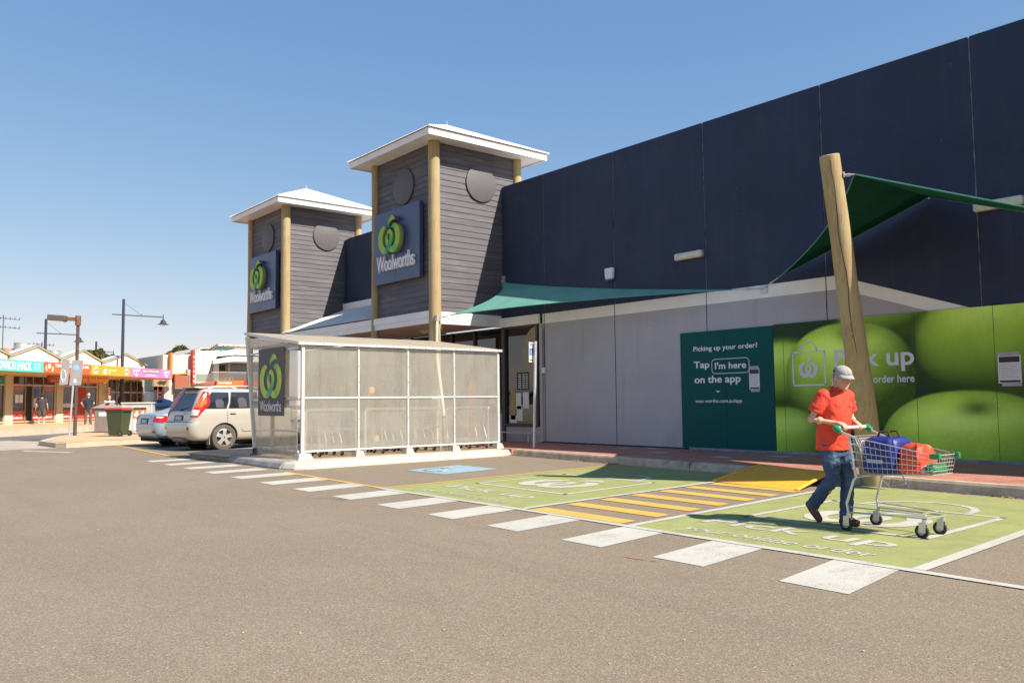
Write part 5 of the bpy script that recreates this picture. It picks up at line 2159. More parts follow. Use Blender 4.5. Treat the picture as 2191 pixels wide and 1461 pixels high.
suv.panel("rear_window", CARGLASS, [(-.66, 1.06), (.66, 1.06), (.56, 1.53), (-.56, 1.53)], 'B', .008)
for ax in "DE":
    k = 1 if ax == "D" else 1
    suv.panel("tail_light", REDLENS, [(-.145, .90), (.10, .90), (.30, 1.22), (.245, 1.56), (.115, 1.57), (.04, 1.30)], ax, .014)
    suv.panel("indicator_lens", ORLENS, [(-.03, 1.14), (.14, 1.15), (.24, 1.25), (.21, 1.49), (.14, 1.50), (.05, 1.28)], ax, .019)
    suv.panel("reverse_lens", CLEARL, [(-.11, .94), (.085, .94), (.125, 1.07), (-.05, 1.10)], ax, .019)
g = MB().tube([V(.02, -.865, 1.075), V(.10, -.835, 1.10), V(.44, -.80, 1.135)], .012, 6)
g.bar(V(.05, -.838, 1.105), V(.52, -.79, 1.15), .01, .022)
g.build("rear_wiper", CHARGE, suv.t)
for ax in "RL":
    for pl in ([(-.22, 1.14), (-.02, 1.14), (.0, 1.30), (-.06, 1.37), (-.18, 1.37), (-.24, 1.30)], [(.42, 1.14), (.66, 1.14), (.66, 1.33), (.58, 1.41), (.46, 1.41), (.41, 1.33)]):
        suv.panel("seat_shape", pm("dim_seat_behind_glass", (.075, .075, .09), .25), pl, ax, .0085)
suv.panel("tailgate_strip", ALLOY, [(-.36, .965), (.36, .965), (.36, 1.01), (-.36, 1.01)], 'B', .02)
suv.panel("plate_recess", CHARGE, [(-.27, .80), (.27, .80), (.27, .945), (-.27, .945)], 'B', .006)
suv.panel("number_plate", pm("number_plate", (.48, .48, .52), .5), [(-.19, .815), (.19, .815), (.19, .92), (-.19, .92)], 'B', .014)
suv.panel("tailgate_gap", CHARGE, [(-.80, .755), (.80, .755), (.80, .767), (-.80, .767)], 'B', .006, res=.03, smooth=0)
for x in (-.70, .70):
    suv.panel("round_reflector", REDLENS, [(x + .042 * math.cos(R(a)), .60 + .042 * math.sin(R(a))) for a in range(0, 360, 30)], 'B', .012, res=.02)
g = MB().loft([[V(x * k, y, z) for x, y, z in ((-.58, -.42, 1.668), (-.60, -.70, 1.690), (.60, -.70, 1.690), (.58, -.42, 1.668), (.58, -.42, 1.64), (.60, -.69, 1.665), (-.60, -.69, 1.665), (-.58, -.42, 1.64))] for k in (1,)] + [[V(x, y, z - .001) for x, y, z in ((-.58, -.42, 1.668), (-.60, -.70, 1.690), (.60, -.70, 1.690), (.58, -.42, 1.668), (.58, -.42, 1.64), (.60, -.69, 1.665), (-.60, -.69, 1.665), (-.58, -.42, 1.64))]]) if False else MB().prism([(-.42, 1.665), (-.72, 1.695), (-.735, 1.685), (-.60, 1.66), (-.42, 1.645)], V(-.60, 0, 0), V(0, 1, 0), Z3, (1.20, 0, 0))
g.build("roof_spoiler", CHAMP, suv.t, bevel=.008)
for k in (-1, 1):
    g = MB().tube([V(k * .56, -.30, 1.665), V(k * .575, -.15, 1.715), V(k * .575, .9, 1.725), V(k * .55, 1.1, 1.665)], .018, 8)
    g.build("roof_rail", ALLOY, suv.t, smooth=40)
    g = MB().box(k * .80 - .11, k * .80 + .08, -.42, -.405, .16, .44)
    g.build("mud_flap", CHAMP if False else pm("tan_mudflap", (.32, .27, .21), .7), suv.t)
g = MB().box(-.70, .70, -.72, 3.3, .20, .36)
g.tube([(.35, -.80, .27), (-.1, -.55, .27)], .085, 12)
g.build("underbody", UNDER, suv.t)
g = MB().tube([(.42, -.86, .30), (-.28, -.86, .30)], .07, 12)
g.build("muffler", pm("rusty_muffler", (.20, .14, .10), .6, .3, 8, metal=.3), suv.t, smooth=40)
for y in (0, 2.625):
    for k in (-1, 1):
        wheel(suv, k * .77, y, .345, .225, k, 6 if False else 5)

BLUEP = pm("ice_blue_paint", (0.37, 0.46, 0.53), 0.28, 0.02, 3, metal=.35, coat=.6)
sed = Car("parked_car", "ice blue sedan with wedge tail lights parked beyond the champagne wagon", (-27.62, 8.88, 0), HEAD, 1.0,
          [(.22, -.90, 3.5, .76, .25, .5), (.30, -1.0, 3.6, .86, .3, .5), (.45, -1.06, 3.66, .90, .33, .5), (.62, -1.075, 3.68, .912, .33, .5), (.78, -1.06, 3.62, .914, .33, .5), (.90, -1.03, 3.5, .905, .33, .5), (.985, -1.02, 3.2, .885, .34, .55), (1.025, -1.0, 2.35, .865, .36, .45),
           (1.045, -.80, 2.25, .85, .34, .40), (1.065, -.50, 2.2, .83, .30, .38), (1.14, -.22, 2.0, .79, .26, .34), (1.27, .12, 1.68, .72, .24, .3), (1.38, .45, 1.38, .655, .22, .28), (1.435, .66, 1.15, .59, .2, .26), (1.462, .80, .98, .42, .08, .08)],
          BLUEP, (0, 2.775), .325, .91, None)
for ax in "RL":
    for pl in ([(.12, 1.085), (1.0, 1.085), (1.0, 1.37), (.62, 1.375), (.36, 1.28)], [(1.06, 1.085), (2.0, 1.085), (1.55, 1.30), (1.36, 1.38), (1.06, 1.38)], [(-.20, 1.085), (.08, 1.085), (.28, 1.24)]):
        sed.panel("side_window", CARGLASS, pl, ax, .006)
    for pl in ([(.30, .38), (.31, .38), (.36, 1.06), (.35, 1.06)], [(1.03, .36), (1.04, .36), (1.04, 1.07), (1.03, 1.07)]):
        sed.panel("door_gap", CHARGE, pl, ax, .003, res=.03, smooth=0)
g = MB().grid(lambda u, v: V((-.60 + 1.20 * u) * (1 - .18 * v), -.40 + .94 * v + .10 * (2 * u - 1) ** 2 * (1 - v), 1.082 + .325 * v - .03 * (2 * u - 1) ** 2), 12, 6)
g.build("rear_window", CARGLASS, sed.t, smooth=180, normals=False)
for ax in "DE":
    sed.panel("tail_light", REDLENS, [(-.30, .80), (.02, .745), (.26, .85), (.40, .965), (.10, .975), (-.26, .955)], ax, .012)
    sed.panel("clear_lens", CLEARL, [(-.20, .90), (-.02, .885), (.05, .93), (-.16, .945)], ax, .017)
sed.panel("chrome_strip", ALLOY, [(-.42, .90), (.42, .90), (.42, .945), (-.42, .945)], 'B', .016)
sed.panel("plate_recess", CHARGE, [(-.28, .72), (.28, .72), (.28, .885), (-.28, .885)], 'B', .005)
sed.panel("number_plate", MATS["number_plate"], [(-.19, .74), (.19, .74), (.19, .85), (-.19, .85)], 'B', .013)
for x in (-.66, .66):
    sed.panel("bumper_reflector", REDLENS, [(x - .07, .455), (x + .07, .455), (x + .07, .50), (x - .07, .50)], 'B', .010)
sed.panel("boot_gap", CHARGE, [(-.66, .70), (.66, .70), (.66, .71), (-.66, .71)], 'B', .005, res=.03, smooth=0)
g = MB().box(-.72, .72, -.88, 3.4, .17, .32)
g.build("underbody", UNDER, sed.t)
for y in (0, 2.775):
    for k in (-1, 1):
        wheel(sed, k * .79, y, .325, .215, k, 5)

# ------------------------------------------------------------------ bins on the verge
t = thing("wheelie_bin", "green wheelie bin with a red lid on the verge", "bin", (-33.5, 8.62, .156), R(-50))
BGREEN = pm("bin_green", (.048, .066, .028), .55, .10, 4, (.12, .13, .07), (.66, .8), 6)
g = MB().loft([[V(x * w, y * d + o, z) for x, y in ((-1, -1), (1, -1), (1, 1), (-1, 1))] for z, w, d, o in ((.04, .225, .24, 0), (.92, .285, .335, 0), (.925, .305, .355, 0), (.98, .31, .36, 0))])
b = g.build("tub", BGREEN, t, bevel=.02)
g = MB()
for x in (-.15, 0, .15):
    g.box(x - .012, x + .012, -.348, -.335, .80, .93)
g.build("rib", BGREEN, b)
g = MB().loft([[V(x * w, y * d, z) for x, y in ((-1, -1), (1, -1), (1, 1), (-1, 1))] for z, w, d in ((.985, .325, .385), (1.02, .325, .385), (1.06, .27, .32))])
l_ = g.build("lid", pm("bin_red", (.52, .05, .03), .5, .1, 4), t, bevel=.02)
g = MB().tube([(-.24, .40, .96), (.24, .40, .96)], .018, 8)
g.build("handle_bar", BGREEN, t)
for x in (-.27, .27):
    g = MB().lathe([(.045, -.03), (.10, -.03), (.105, 0), (.10, .03), (.045, .03)], V(x, .27, .105), (1, 0, 0), 20)
    w = g.build("wheel", RUBBER, t, smooth=40)
    g = MB().lathe([(.05, -.035), (.05, .035)], V(x, .27, .105), (1, 0, 0), 14)
    g.build("hub", pm("bin_hub", (.12, .11, .10), .6), w)
t = thing("bin_enclosure", "pale grey steel bin cabinet with an orange poster beside the wheelie bin", "bin cabinet", (-35.75, 9.95, .156), R(66))
BGREY = pm("pale_grey_steel", (.48, .48, .48), .5, .07, 3, (.36, .34, .32), (.6, .8), 3)
g = MB().box(-.56, .56, -.45, .45, .03, 1.20)
g.build("cabinet", BGREY, t, bevel=.015)
g = MB().box(-.60, .60, -.50, .49, 1.20, 1.25)
g.build("lid", pm("cream_lid", (.68, .64, .56), .5), t, bevel=.01)
for x in (-.53, .53):
    g = MB().box(x - .03, x + .03, -.465, -.45, .03, 1.20)
    g.build("door_frame", pm("cream_trim", (.62, .58, .50), .5), t)
t2 = thing("cabinet_poster", "orange poster above a white sheet on the pale bin cabinet", "poster", (-35.75, 9.95, .156), R(66))
g = MB().box(-.14, .34, -.470, -.466, .62, 1.04)
g.build("orange_sheet", pm("orange_print", (.68, .16, .03), .5), t2)
g = MB().box(-.13, .33, -.470, -.466, .14, .61)
g.build("white_sheet", PAPER, t2)
g = MB()
g.box(-.14, .34, -.473, -.470, .965, 1.04)
g.build("heading_bar", BLACK, t2)
g = MB()
for x, z in ((-.02, .76), (.20, .76)):
    g.lathe([(.085, 0), (.085, .003)], V(x, -.470, z), (0, -1, 0), 14)
    g.lathe([(.05, 0), (.05, .003)], V(x + .02, -.470, z + .10), (0, -1, 0), 12)
g.build("figure_mark", LETTER, t2)
g = MB()
for k in range(5):
    g.tube([V(-.08 + .03 * k, -.471, .25 + .05 * (k % 3)), V(.02 + .05 * k, -.471, .42 - .03 * k), V(.24, -.471, .30 + .04 * k)], .005, 4)
g.build("drawing", pm("grey_ink", (.25, .25, .25)), t2)


def roofed_bin(name, label, loc, rz, w, h, body, roof):
    t = thing(name, label, "bin", loc, rz)
    g = MB().box(-w, w, -w, w, .03, h)
    g.build("cabinet", body, t, bevel=.015)
    g = MB().loft([[V(x * k, y * k, z) for x, y in ((-1, -1), (1, -1), (1, 1), (-1, 1))] for k, z in ((w * 1.16, h), (w * 1.16, h + .04), (w * .25, h + w * .52), (.02, h + w * .60))])
    g.build("roof", roof, t)
    for a in (0, 1, 2, 3):
        m = Matrix.Rotation(a * math.pi / 2, 3, 'Z')
        nrm = V(0, -.52, .85).normalized()
        g = MB().lathe([(w * .20, 0), (w * .20, .012)], m @ V(0, -w * .60, h + .045 + w * .285), m @ nrm, 18)
        g.build("opening", BLACK, t)
    g = MB().box(-.28, .10, -w - .006, -w, h * .68, h * .84)
    g.build("notice_plate", PAPER, t)


roofed_bin("roofed_bin", "dark grey bin with a pointed blue grey roof behind the sedan", (-39.6, 12.0, .156), R(60), .62, 1.08, pm("dark_grey_steel", (.16, .15, .16), .5), pm("blue_grey_roof", (.17, .22, .32), .5))
roofed_bin("roofed_bin", "bin with a pointed brown grey roof behind the red lidded bin", (-38.9, 9.62, .156), R(60), .45, 1.02, pm("tan_grey_steel", (.22, .18, .16), .5), pm("brown_grey_roof", (.30, .24, .22), .5))

# ------------------------------------------------------------------ lamps and posts
t = thing("street_lamp", "rusty brown street lamp with a box shaped head on the verge", "street lamp", (-35.74, 7.63, .15))
RUST = pm("brown_lamp_paint", (.085, .058, .052), .6, .2, 4, (.30, .13, .05), (.58, .70), 2.5)
g = MB().tube([(0, 0, 0), (0, 0, 2.0), (0.01, 0.01, 4.30)], [.066, .064, .06], 14)
g.build("pole", RUST, t, smooth=40)
hd = V(-.45, -.72, .02).normalized()
g = MB().tube([(0.01, .01, 4.25), (0.01, .01, 4.62)], .105, 12)
g.bar(V(0, 0, 4.48), hd * .45 + V(0, 0, 4.50), .12, .14)
g.build("bracket", pm("rusty_collar", (.20, .095, .045), .7, .3, 8), t)
g = MB().bar(hd * .42 + V(0, 0, 4.50), hd * 1.08 + V(0, 0, 4.53), .30, .22)
g.build("lamp_head", pm("brown_lamp_head", (.13, .095, .088), .5), t, bevel=.02)
g = MB().bar(hd * .48 + V(0, 0, 4.365), hd * 1.03 + V(0, 0, 4.395), .28, .02)
g.build("lens", WHITE, t)

t = thing("sign_post", "grey post with two plain backed signs in front of the brown lamp", "sign", (-34.34, 7.14, .15))
g = MB().tube([(0, 0, 0), (-.12, .16, 2.82)], .035, 10)
g.build("post", STEEL, t, smooth=40)
SB = pm("bare_sign_back", (.44, .43, .41), .45, .08, 4, metal=.3)
vx = V(.60, .80, 0).normalized()
for (x0, x1, z0, z1, lean) in ((-.47, -.16, 1.92, 2.86, .04), (-.13, .30, 1.90, 2.84, .0)):
    o = V(-.10, .12, 0) + vx.cross(Z3) * (.05 + lean)
    g = MB().prism([(x0, z0), (x1, z0 + .01), (x1 + .06, z1), (x0 + .08, z1 - .01)], o, vx, Z3, vx.cross(Z3) * .006)
    pl = g.build("sign_plate", SB, t)
    if x0 > -.2:
        g = MB()
        g.lathe([(.12, 0), (.12, .003)], o + vx * .10 + Z3 * 2.55 + vx.cross(Z3) * .0065, vx.cross(Z3), 18)
        g.build("sticker", pm("pale_blue_sticker", (.30, .50, .68), .5), pl)
        g = MB()
        g.prism([(.02, 2.0), (.14, 2.0), (.13, 2.12), (.05, 2.15)], o + vx.cross(Z3) * .0065, vx, Z3, vx.cross(Z3) * .003)
        g.build("sticker", PAPER, pl)
    else:
        g = MB()
        P = [o + vx * (-.34 + .09 * math.cos(R(a)) + .0004 * a * .12) + Z3 * (2.28 + .20 * math.sin(R(a))) + vx.cross(Z3) * .008 for a in range(0, 400, 25)]
        g.tube(P, .014, 4)
        g.tube([o + vx * -.42 + Z3 * 2.06 + vx.cross(Z3) * .008, o + vx * -.36 + Z3 * 2.1 + vx.cross(Z3) * .008, o + vx * -.33 + Z3 * 2.0 + vx.cross(Z3) * .008, o + vx * -.25 + Z3 * 2.08 + vx.cross(Z3) * .008], .014, 4)
        g.build("scribble", PAPER, pl)

LAMPC = pm("dark_blue_lamp_paint", (.035, .035, .06), .5, .1, 4)


def tall_lamp(label, x, y, h, arm_z, back, fwd, cut=None):
    """slim mast with a long horizontal arm along y and a hanging bell lamp"""
    t = thing("street_lamp", label, "street lamp", (x, y, 0), 0, "slim mast street lamps")
    g = MB().tube([(0, 0, 0), (0, 0, h)], [.13, .09], 10)
    g.build("mast", LAMPC, t, smooth=40)
    g = MB().tube([(0, -back, arm_z), (0, fwd, arm_z - .02)], .045, 8)
    g.build("arm", LAMPC, t)
    g = MB().tube([(0, .05, h - .25), (0, fwd * .44, arm_z + .03)], .010, 5)
    g.tube([(0, fwd * .44, arm_z - .05), (0, fwd * .44, arm_z + .1)], .03, 5)
    g.build("stay_wire", LAMPC, t)
    g = MB().tube([(0, fwd, arm_z + .18), (0, fwd, arm_z - .22)], .03, 6)
    g.lathe([(.05, .0), (.16, -.10), (.20, -.26), (.24, -.30), (.38, -.36), (.38, -.375), (.22, -.34)], (0, fwd, arm_z - .18), (0, 0, 1), 20)
    g.build("bell_shade", LAMPC, t, smooth=40)
    g = MB().ell((0, fwd, arm_z - .54), .17, .17, .12, 14, 8)
    g.build("globe", WHITE, t, smooth=180)


tall_lamp("tallest slim mast street lamp, standing right of the last shop gable", -62, 16.1, 8.65, 7.56, .72, 2.68)
tall_lamp("slim mast street lamp whose arm passes behind the brown lamp", -70, 12.8, 7.75, 6.68, .60, 2.25)
tall_lamp("far slim mast street lamp rising behind the shop roofs over the trees", -90, 20.92, 7.6, 6.6, 1.9, 1.6)

# ------------------------------------------------------------------ the row of small shops across the road
PILLAR = pm("olive_pillar_render", (.48, .42, .26), .8, .08, 3)
PLINTH = pm("pale_green_plinth", (.56, .58, .40), .8, .06, 3)
GABLE = pm("cream_gable_boards", (.78, .73, .63), .7, .05, 3)
BARGE = pm("sage_barge_board", (.47, .46, .33), .7, .06, 3)
ROOFM = pm("shop_roof_steel", (.50, .50, .48), .5, .1, 2)
AWN = pm("amber_awning", (.62, .36, .11), .6, .06, 2)
SFRAME = pm("pale_shop_frame", (.52, .44, .36), .5, .06, 4)
SGLASS = m_window("shop_glass", (.055, .05, .05), .05)
REDP = pm("red_panel", (.62, .05, .02), .5, .1, 3)
DARKIN = pm("dark_interior", (.022, .015, .013), .8, .5, 3)


def shop(name, label, u0, u1, fit):
    t = thing(name, label, "shop", SO + SU * u0, ANG)
    w = u1 - u0
    g = MB().box(.0, w, .10, 9, 0, 3.95)
    g.build("wall", PILLAR, t)
    for a in (-.30, ):
        g = MB().box(a, a + .60, -.04, .3, .55, 3.6)
        g.build("pillar", PILLAR, t)
        g = MB().box(a - .02, a + .62, -.06, .3, 0, .55)
        g.build("plinth", PLINTH, t)
    c, e, ap = w / 2, 3.95, 4.62
    g = MB().prism([(.22, 3.0), (w - .22, 3.0), (w - .22, e), (c, ap), (.22, e)], (0, -.02, 0), X3, Z3, (0, .12, 0))
    g.build("gable", GABLE, t)
    g = MB()
    for s_ in (-1, 1):
        g.prism([(0, 0), (1, 0), (1, .055), (0, .055)], V(c, -.12, ap - .01), V(s_ * (c - .02), 0, e - ap - .01), Z3, (0, .22, 0))
    g.build("barge_board", BARGE, t)
    g = MB()
    for s_ in (-1, 1):
        g.quad(V(c, -.10, ap + .10), V(c + s_ * (c - .02), -.10, e + .09), V(c + s_ * (c - .02), .5, e + .09), V(c, .5, ap + .10))
    g.build("roof", ROOFM, t, normals=False)
    g = MB().box(-.05, .25, -.05, 1.5, 3.55, 3.98)
    g.build("box_gutter", BARGE, t)
    g = MB().box(-.55, w - .55, -2.2, .10, 2.86, 2.96)
    g.build("awning", AWN, t)
    fit(t, w)
    return t


def glaze(t, w, panes, z0=.12, zt=2.28, zh=2.86):
    """panes: (x0, x1, kind)"""
    g = MB()
    for x0, x1, kind in panes:
        for x in (x0, x1):
            g.box(x - .035, x + .035, .02, .10, z0, zh)
    X0, X1 = panes[0][0], panes[-1][1]
    for z in (z0 + .03, zt, zh - .03):
        g.box(X0, X1, .025, .10, z - .035, z + .035)
    g.build("shopfront_frame", SFRAME, t)
    for x0, x1, kind in panes:
        if kind == "open":
            m = MB().box(x0 + .03, x1 - .03, .085, .095, z0, zt).build("doorway", DARKIN, t)
        elif kind == "curtain":
            g = MB().grid(lambda a, b, x0=x0, x1=x1: V(x0 + (x1 - x0) * a, .04 + .02 * math.sin(a * 50), z0 + (zt - z0) * b), 60, 2)
            g.build("red_curtain", pm("red_brown_curtain", (.36, .055, .02), .7, .3, 6, st=(4, 4, .2)), t, smooth=180, normals=False)
        else:
            g = MB().box(x0 + .03, x1 - .03, .075, .09, z0, zt)
            g.build("window", SGLASS, t)
        g = MB().box(x0 + .03, x1 - .03, .078, .092, zt, zh)
        g.build("fanlight", SGLASS, t)
        if "cola" in kind:
            g = MB().box(x0 + .04, x1 - .04, .055, .07, z0 + .03, z0 + .66)
            p = g.build("red_panel", REDP, t)
            n = max(1, round((x1 - x0) / 1.0))
            for k in range(n):
                xx = x0 + .12 + k * (x1 - x0 - .1) / n
                g = MB().text("Coca-Cola", V(xx, .052, z0 + .20), X3, V(.0, 0, 1), min(.78, (x1 - x0) / n - .2), .26, 0, .02, .35, .82)
                g.build("lettering", LETTER, p)
            if "sheet" in kind:
                for k in (0, 1):
                    g = MB().box(x0 + .28 + k * .34, x0 + .56 + k * .34, .058, .066, 1.25, 1.72)
                    g.build("menu_sheet", PAPER, t)
        if "red" in kind:
            g = MB().text("NOODLES", V(x0 + .1, .068, 1.98), X3, Z3, x1 - x0 - .2, .20, 0, .02) if False else MB().box(x0 + .06, x1 - .06, .066, .07, 1.98, 2.18)
            g.build("red_transfer", pm("faded_red_transfer", (.45, .12, .09), .6, .6, 14), t)


def fit_noodle(t, w):
    glaze(t, w, [(.34, 1.42, "cola sheet red"), (1.42, 2.05, "open"), (2.05, 2.95, "cola"), (2.95, 4.05, "cola red")])
    g = MB().box(2.2, 2.62, .058, .066, 1.62, 2.1)
    g.build("blue_poster", pm("blue_poster_print", (.06, .09, .25), .5, .5, 12), t)
    g = MB().box(2.15, 2.85, .058, .066, 1.0, 1.5)
    g.build("menu_sheet", pm("pale_menu", (.52, .46, .40), .6), t)


def fit_kebab(t, w):
    glaze(t, w, [(.32, 1.55, "cola"), (1.55, 1.75, "glass"), (1.75, 2.70, "curtain"), (2.70, 3.85, "cola")])
    g = MB().box(.40, 1.5, .058, .066, .95, 1.2)
    g.build("menu_sheet", pm("pale_menu", (.52, .46, .40)), t)


def fit_barber(t, w):
    glaze(t, w, [(.75, 1.75, "glass"), (1.75, 2.55, "glass"), (2.55, 3.5, "glass"), (3.5, 4.3, "glass"), (4.3, 5.05, "glass")], zt=1.95)
    g = MB()
    for x, z, a, b in ((2.0, 1.2, .3, .4), (2.8, 1.0, .4, .3), (4.0, 1.1, .3, .5), (4.6, 1.3, .3, .3)):
        g.box(x, x + a, .066, .073, z, z + b)
    g.build("mirror_dark", DARKIN, t)


def fit_sandwich(t, w):
    glaze(t, w, [(.34, 2.0, "glass"), (2.0, 2.7, "open"), (2.7, 4.2, "glass")])
    g = MB().box(2.72, 4.18, .06, .07, 2.3, 2.85)
    g.build("green_banner", pm("green_banner_print", (.05, .26, .16), .5, .5, 5), t)


shop("shop_building", "leftmost gabled shop with the turquoise sign", -6.10, -1.67, fit_sandwich)
shop("shop_building", "gabled noodle shop with red cola panels behind the brown lamp", -1.67, 2.75, fit_noodle)
shop("shop_building", "gabled kebab shop with a red curtain in its doorway", 2.75, 7.05, fit_kebab)
shop("shop_building", "gabled barber shop with the pink sign and wide glass front", 7.05, 12.35, fit_barber)


def fascia(label, u0, u1, mat, fill):
    t = thing("fascia_sign", label, "sign", shop_pt(u0 + .32, -2.2, 0.25), ANG, "shop awning signs")
    g = MB().box(0, u1 - u0 - .02, -.09, 0, 2.94, 3.56)
    g.build("panel", mat, t)
    fill(t, u1 - u0)


def f_teal(t, w):
    g = MB().text("SANDWICH SHACK", V(.25, -.095, 3.03), X3, Z3, w - 1.25, .44, 0, .03)
    g.build("lettering", LETTER, t)
    g = MB().text("SANDWICH SHACK", V(.28, -.0925, 3.005), X3, Z3, w - 1.25, .44, 0, .03)
    g.build("letter_shadow", pm("teal_grey_print", (.10, .24, .22)), t)
    g = MB()
    for k in range(5):
        g.box(w - .80 + .03 * (k % 2), w - .22 - .04 * (k % 3), -.094, -.09, 3.06 + k * .085, 3.095 + k * .085)
    g.build("small_print", pm("pale_teal_print", (.45, .72, .66)), t)


def f_orange(t, w):
    g = MB().text("TORQUAY SUSHI NOODLE BAR", V(.95, -.094, 3.27), X3, Z3, w - 1.15, .20, 0, .035)
    g.build("lettering", LETTER, t)
    g = MB().text("Tel            98", V(1.65, -.094, 3.02), X3, Z3, 1.75, .18, 0, .035)
    g.build("lettering", LETTER, t)
    g = MB()
    for s_ in (-1, 1):
        g.tube([V(.47 + s_ * (.16 + .13 * math.sin(a)), -.096, 3.22 - .21 * math.cos(a)) for a in [.2 + i * .33 for i in range(7)]], [.015, .04, .05, .05, .045, .035, .01], 5)
    g.ell(V(.47, -.092, 3.32), .15, .01, .16, 12, 6)
    g.build("dragon_badge", pm("pale_pink_print", (.74, .56, .50), .6, .3, 18), t)


def f_amber(t, w):
    g = MB()
    for cx in (.48, w - .45):
        P = [(cx + (.26 if i % 2 else .19) * math.cos(2 * math.pi * i / 28), 3.25 + (.26 if i % 2 else .19) * math.sin(2 * math.pi * i / 28)) for i in range(28)]
        g.prism(P, V(0, -.090, 0), X3, Z3, (0, -.003, 0))
    g.build("starburst", pm("pale_star_print", (.75, .62, .50), .6, .1), t)
    g = MB()
    for cx in (.48, w - .45):
        g.bar(V(cx - .16, -.095, 3.20), V(cx + .16, -.095, 3.29), .002, .09, (0, 0, 1))
    g.build("star_band", pm("red_print", (.62, .07, .05), .6, .3, 20), t)
    g = MB()
    for k in range(3):
        g.prism([(0, 0), (.10, 0), (.08, .28 + .1 * (k == 1)), (.02, .30)], V(1.28 + k * .12, -.09, 3.04), X3, Z3, (0, -.004, 0))
    g.build("figure_mark", LETTER, t)
    g = MB()
    g.box(1.80, 2.65, -.094, -.09, 3.26, 3.33)
    g.box(1.80, 2.05, -.094, -.09, 3.10, 3.17)
    g.build("small_print", pm("pale_cream_print", (.78, .70, .45)), t)


def f_pink(t, w):
    g = MB().box(1.35, 3.55, -.094, -.09, 3.24, 3.49)
    g.build("name_plate", pm("dark_grey_print", (.10, .09, .10)), t)
    g = MB().text("MENS CUTTING ROOM", V(1.42, -.098, 3.285), X3, Z3, 2.05, .165, 0, .03)
    g.build("lettering", LETTER, t)
    g = MB()
    g.box(1.7, 3.2, -.094, -.09, 3.04, 3.08)
    g.box(1.9, 3.0, -.094, -.09, 3.12, 3.16)
    g.build("small_print", pm("pale_pink_small", (.80, .55, .68)), t)
    for cx in (.68, w - .62):
        g = MB().prism([(-.42, .22), (-.16, .16), (.0, .22), (.16, .16), (.42, .26), (.22, .0), (.08, -.26), (-.10, -.18), (-.26, .0)], V(cx, -.09, 3.24), X3, Z3, (0, -.004, 0))
        b = g.build("beast_badge", LETTER, t)
        g = MB()
        g.prism([(-.22, .12), (-.04, .04), (-.08, -.10), (-.18, .0)], V(cx, -.095, 3.24), X3, Z3, (0, -.003, 0))
        g.prism([(.06, .05), (.26, .15), (.16, -.02), (.07, -.16)], V(cx, -.095, 3.24), X3, Z3, (0, -.003, 0))
        g.build("badge_shading", BLACK, b)


fascia("turquoise sandwich shop sign along the left awning edge", -6.6, -2.22, pm("turquoise_sign", (.10, .56, .50), .5, .05, 3), f_teal)
fascia("orange red noodle bar sign with a round badge on the awning edge", -2.20, 2.10, pm("orange_red_sign", (.72, .12, .03), .5, .05, 3), f_orange)
fascia("amber yellow sign with two starbursts on the awning edge", 2.10, 6.35, pm("amber_sign", (.75, .33, .03), .5, .05, 3), f_amber)
fascia("pink barber sign with two beast badges on the awning edge", 6.35, 11.50, pm("pink_sign", (.72, .20, .46), .5, .05, 3), f_pink)

t = thing("hanging_sign", "dark red hanging box sign with orange lettering under the noodle bar awning", "sign", shop_pt(-.55, -1.6, .25), ANG)
g = MB().box(0, 1.9, -.07, .07, 2.42, 2.84)
g.build("box", pm("dark_red_box", (.34, .035, .015), .5), t)
OL = pm("orange_lettering", (.80, .28, .05), .5, .02)
g = MB().text("TORQUAY", V(.50, -.075, 2.66), X3, Z3, .9, .12, 0, .02)
g.build("lettering", OL, t)
g = MB().text("SUSHI NOODLE BAR", V(.12, -.075, 2.48), X3, Z3, 1.66, .13, 0, .02)
g.build("lettering", OL, t)
t = thing("hanging_sign", "long orange kebab sign hanging under the awning", "sign", shop_pt(2.05, -1.5, .25), ANG)
g = MB().prism([(0, 2.44), (3.05, 2.44), (3.45, 2.92), (0, 2.92)], (0, -.07, 0), X3, Z3, (0, .14, 0))
g.build("box", pm("orange_box", (.66, .13, .02), .5), t)
g = MB().text("the kebabs", V(.25, -.075, 2.55), X3, Z3, 2.85, .30, 0, .01)
g.build("lettering", pm("yellow_lettering", (.85, .55, .06), .5, .02), t)
g = MB().prism([(2.75, 2.44), (3.05, 2.44), (3.45, 2.92), (3.2, 2.80)], (0, -.075, 0), X3, Z3, (0, .003, 0))
g.build("yellow_flash", MATS["yellow_lettering"], t)
t = thing("hanging_sign", "tan hanging sign with a dark beast badge under the end of the pink sign", "sign", shop_pt(9.6, -2.2, .25), ANG)
g = MB().box(0, 2.0, -.06, .06, 2.35, 2.85)
g.build("box", pm("tan_sign", (.36, .24, .13), .6), t)
g = MB().prism([(.35, .22), (.8, .42), (1.2, .36), (1.75, .45), (1.5, .18), (1.2, .05), (1.0, .16), (.75, .04), (.6, .15)], V(0, -.065, 2.36), X3, Z3, (0, .003, 0))
g.build("beast_badge", pm("dark_brown_print", (.06, .03, .02)), t)
g = MB().prism([(2.0, 2.35), (2.5, 2.45), (2.4, 2.85), (2.0, 2.85)], (0, -.02, 0), X3, Z3, (0, .04, 0))
g.build("white_flap", WHITE, t)
t = thing("barber_pole", "red and white spiral barber pole by the pink sign shop", "barber pole", shop_pt(7.3, -.35, .25), ANG)
for k in range(7):
    g = MB().lathe([(.09, 0), (.09, .085)], (0, 0, 1.65 + k * .085), (0, 0, 1), 12)
    g.build("stripe", REDP if k % 2 else WHITE, t)
t = thing("feather_banner", "red banner with white marks standing beside the barber shop", "banner", shop_pt(12.0, -1.2, .25), ANG)
g = MB().box(-.02, .62, -.02, .02, .9, 2.15)
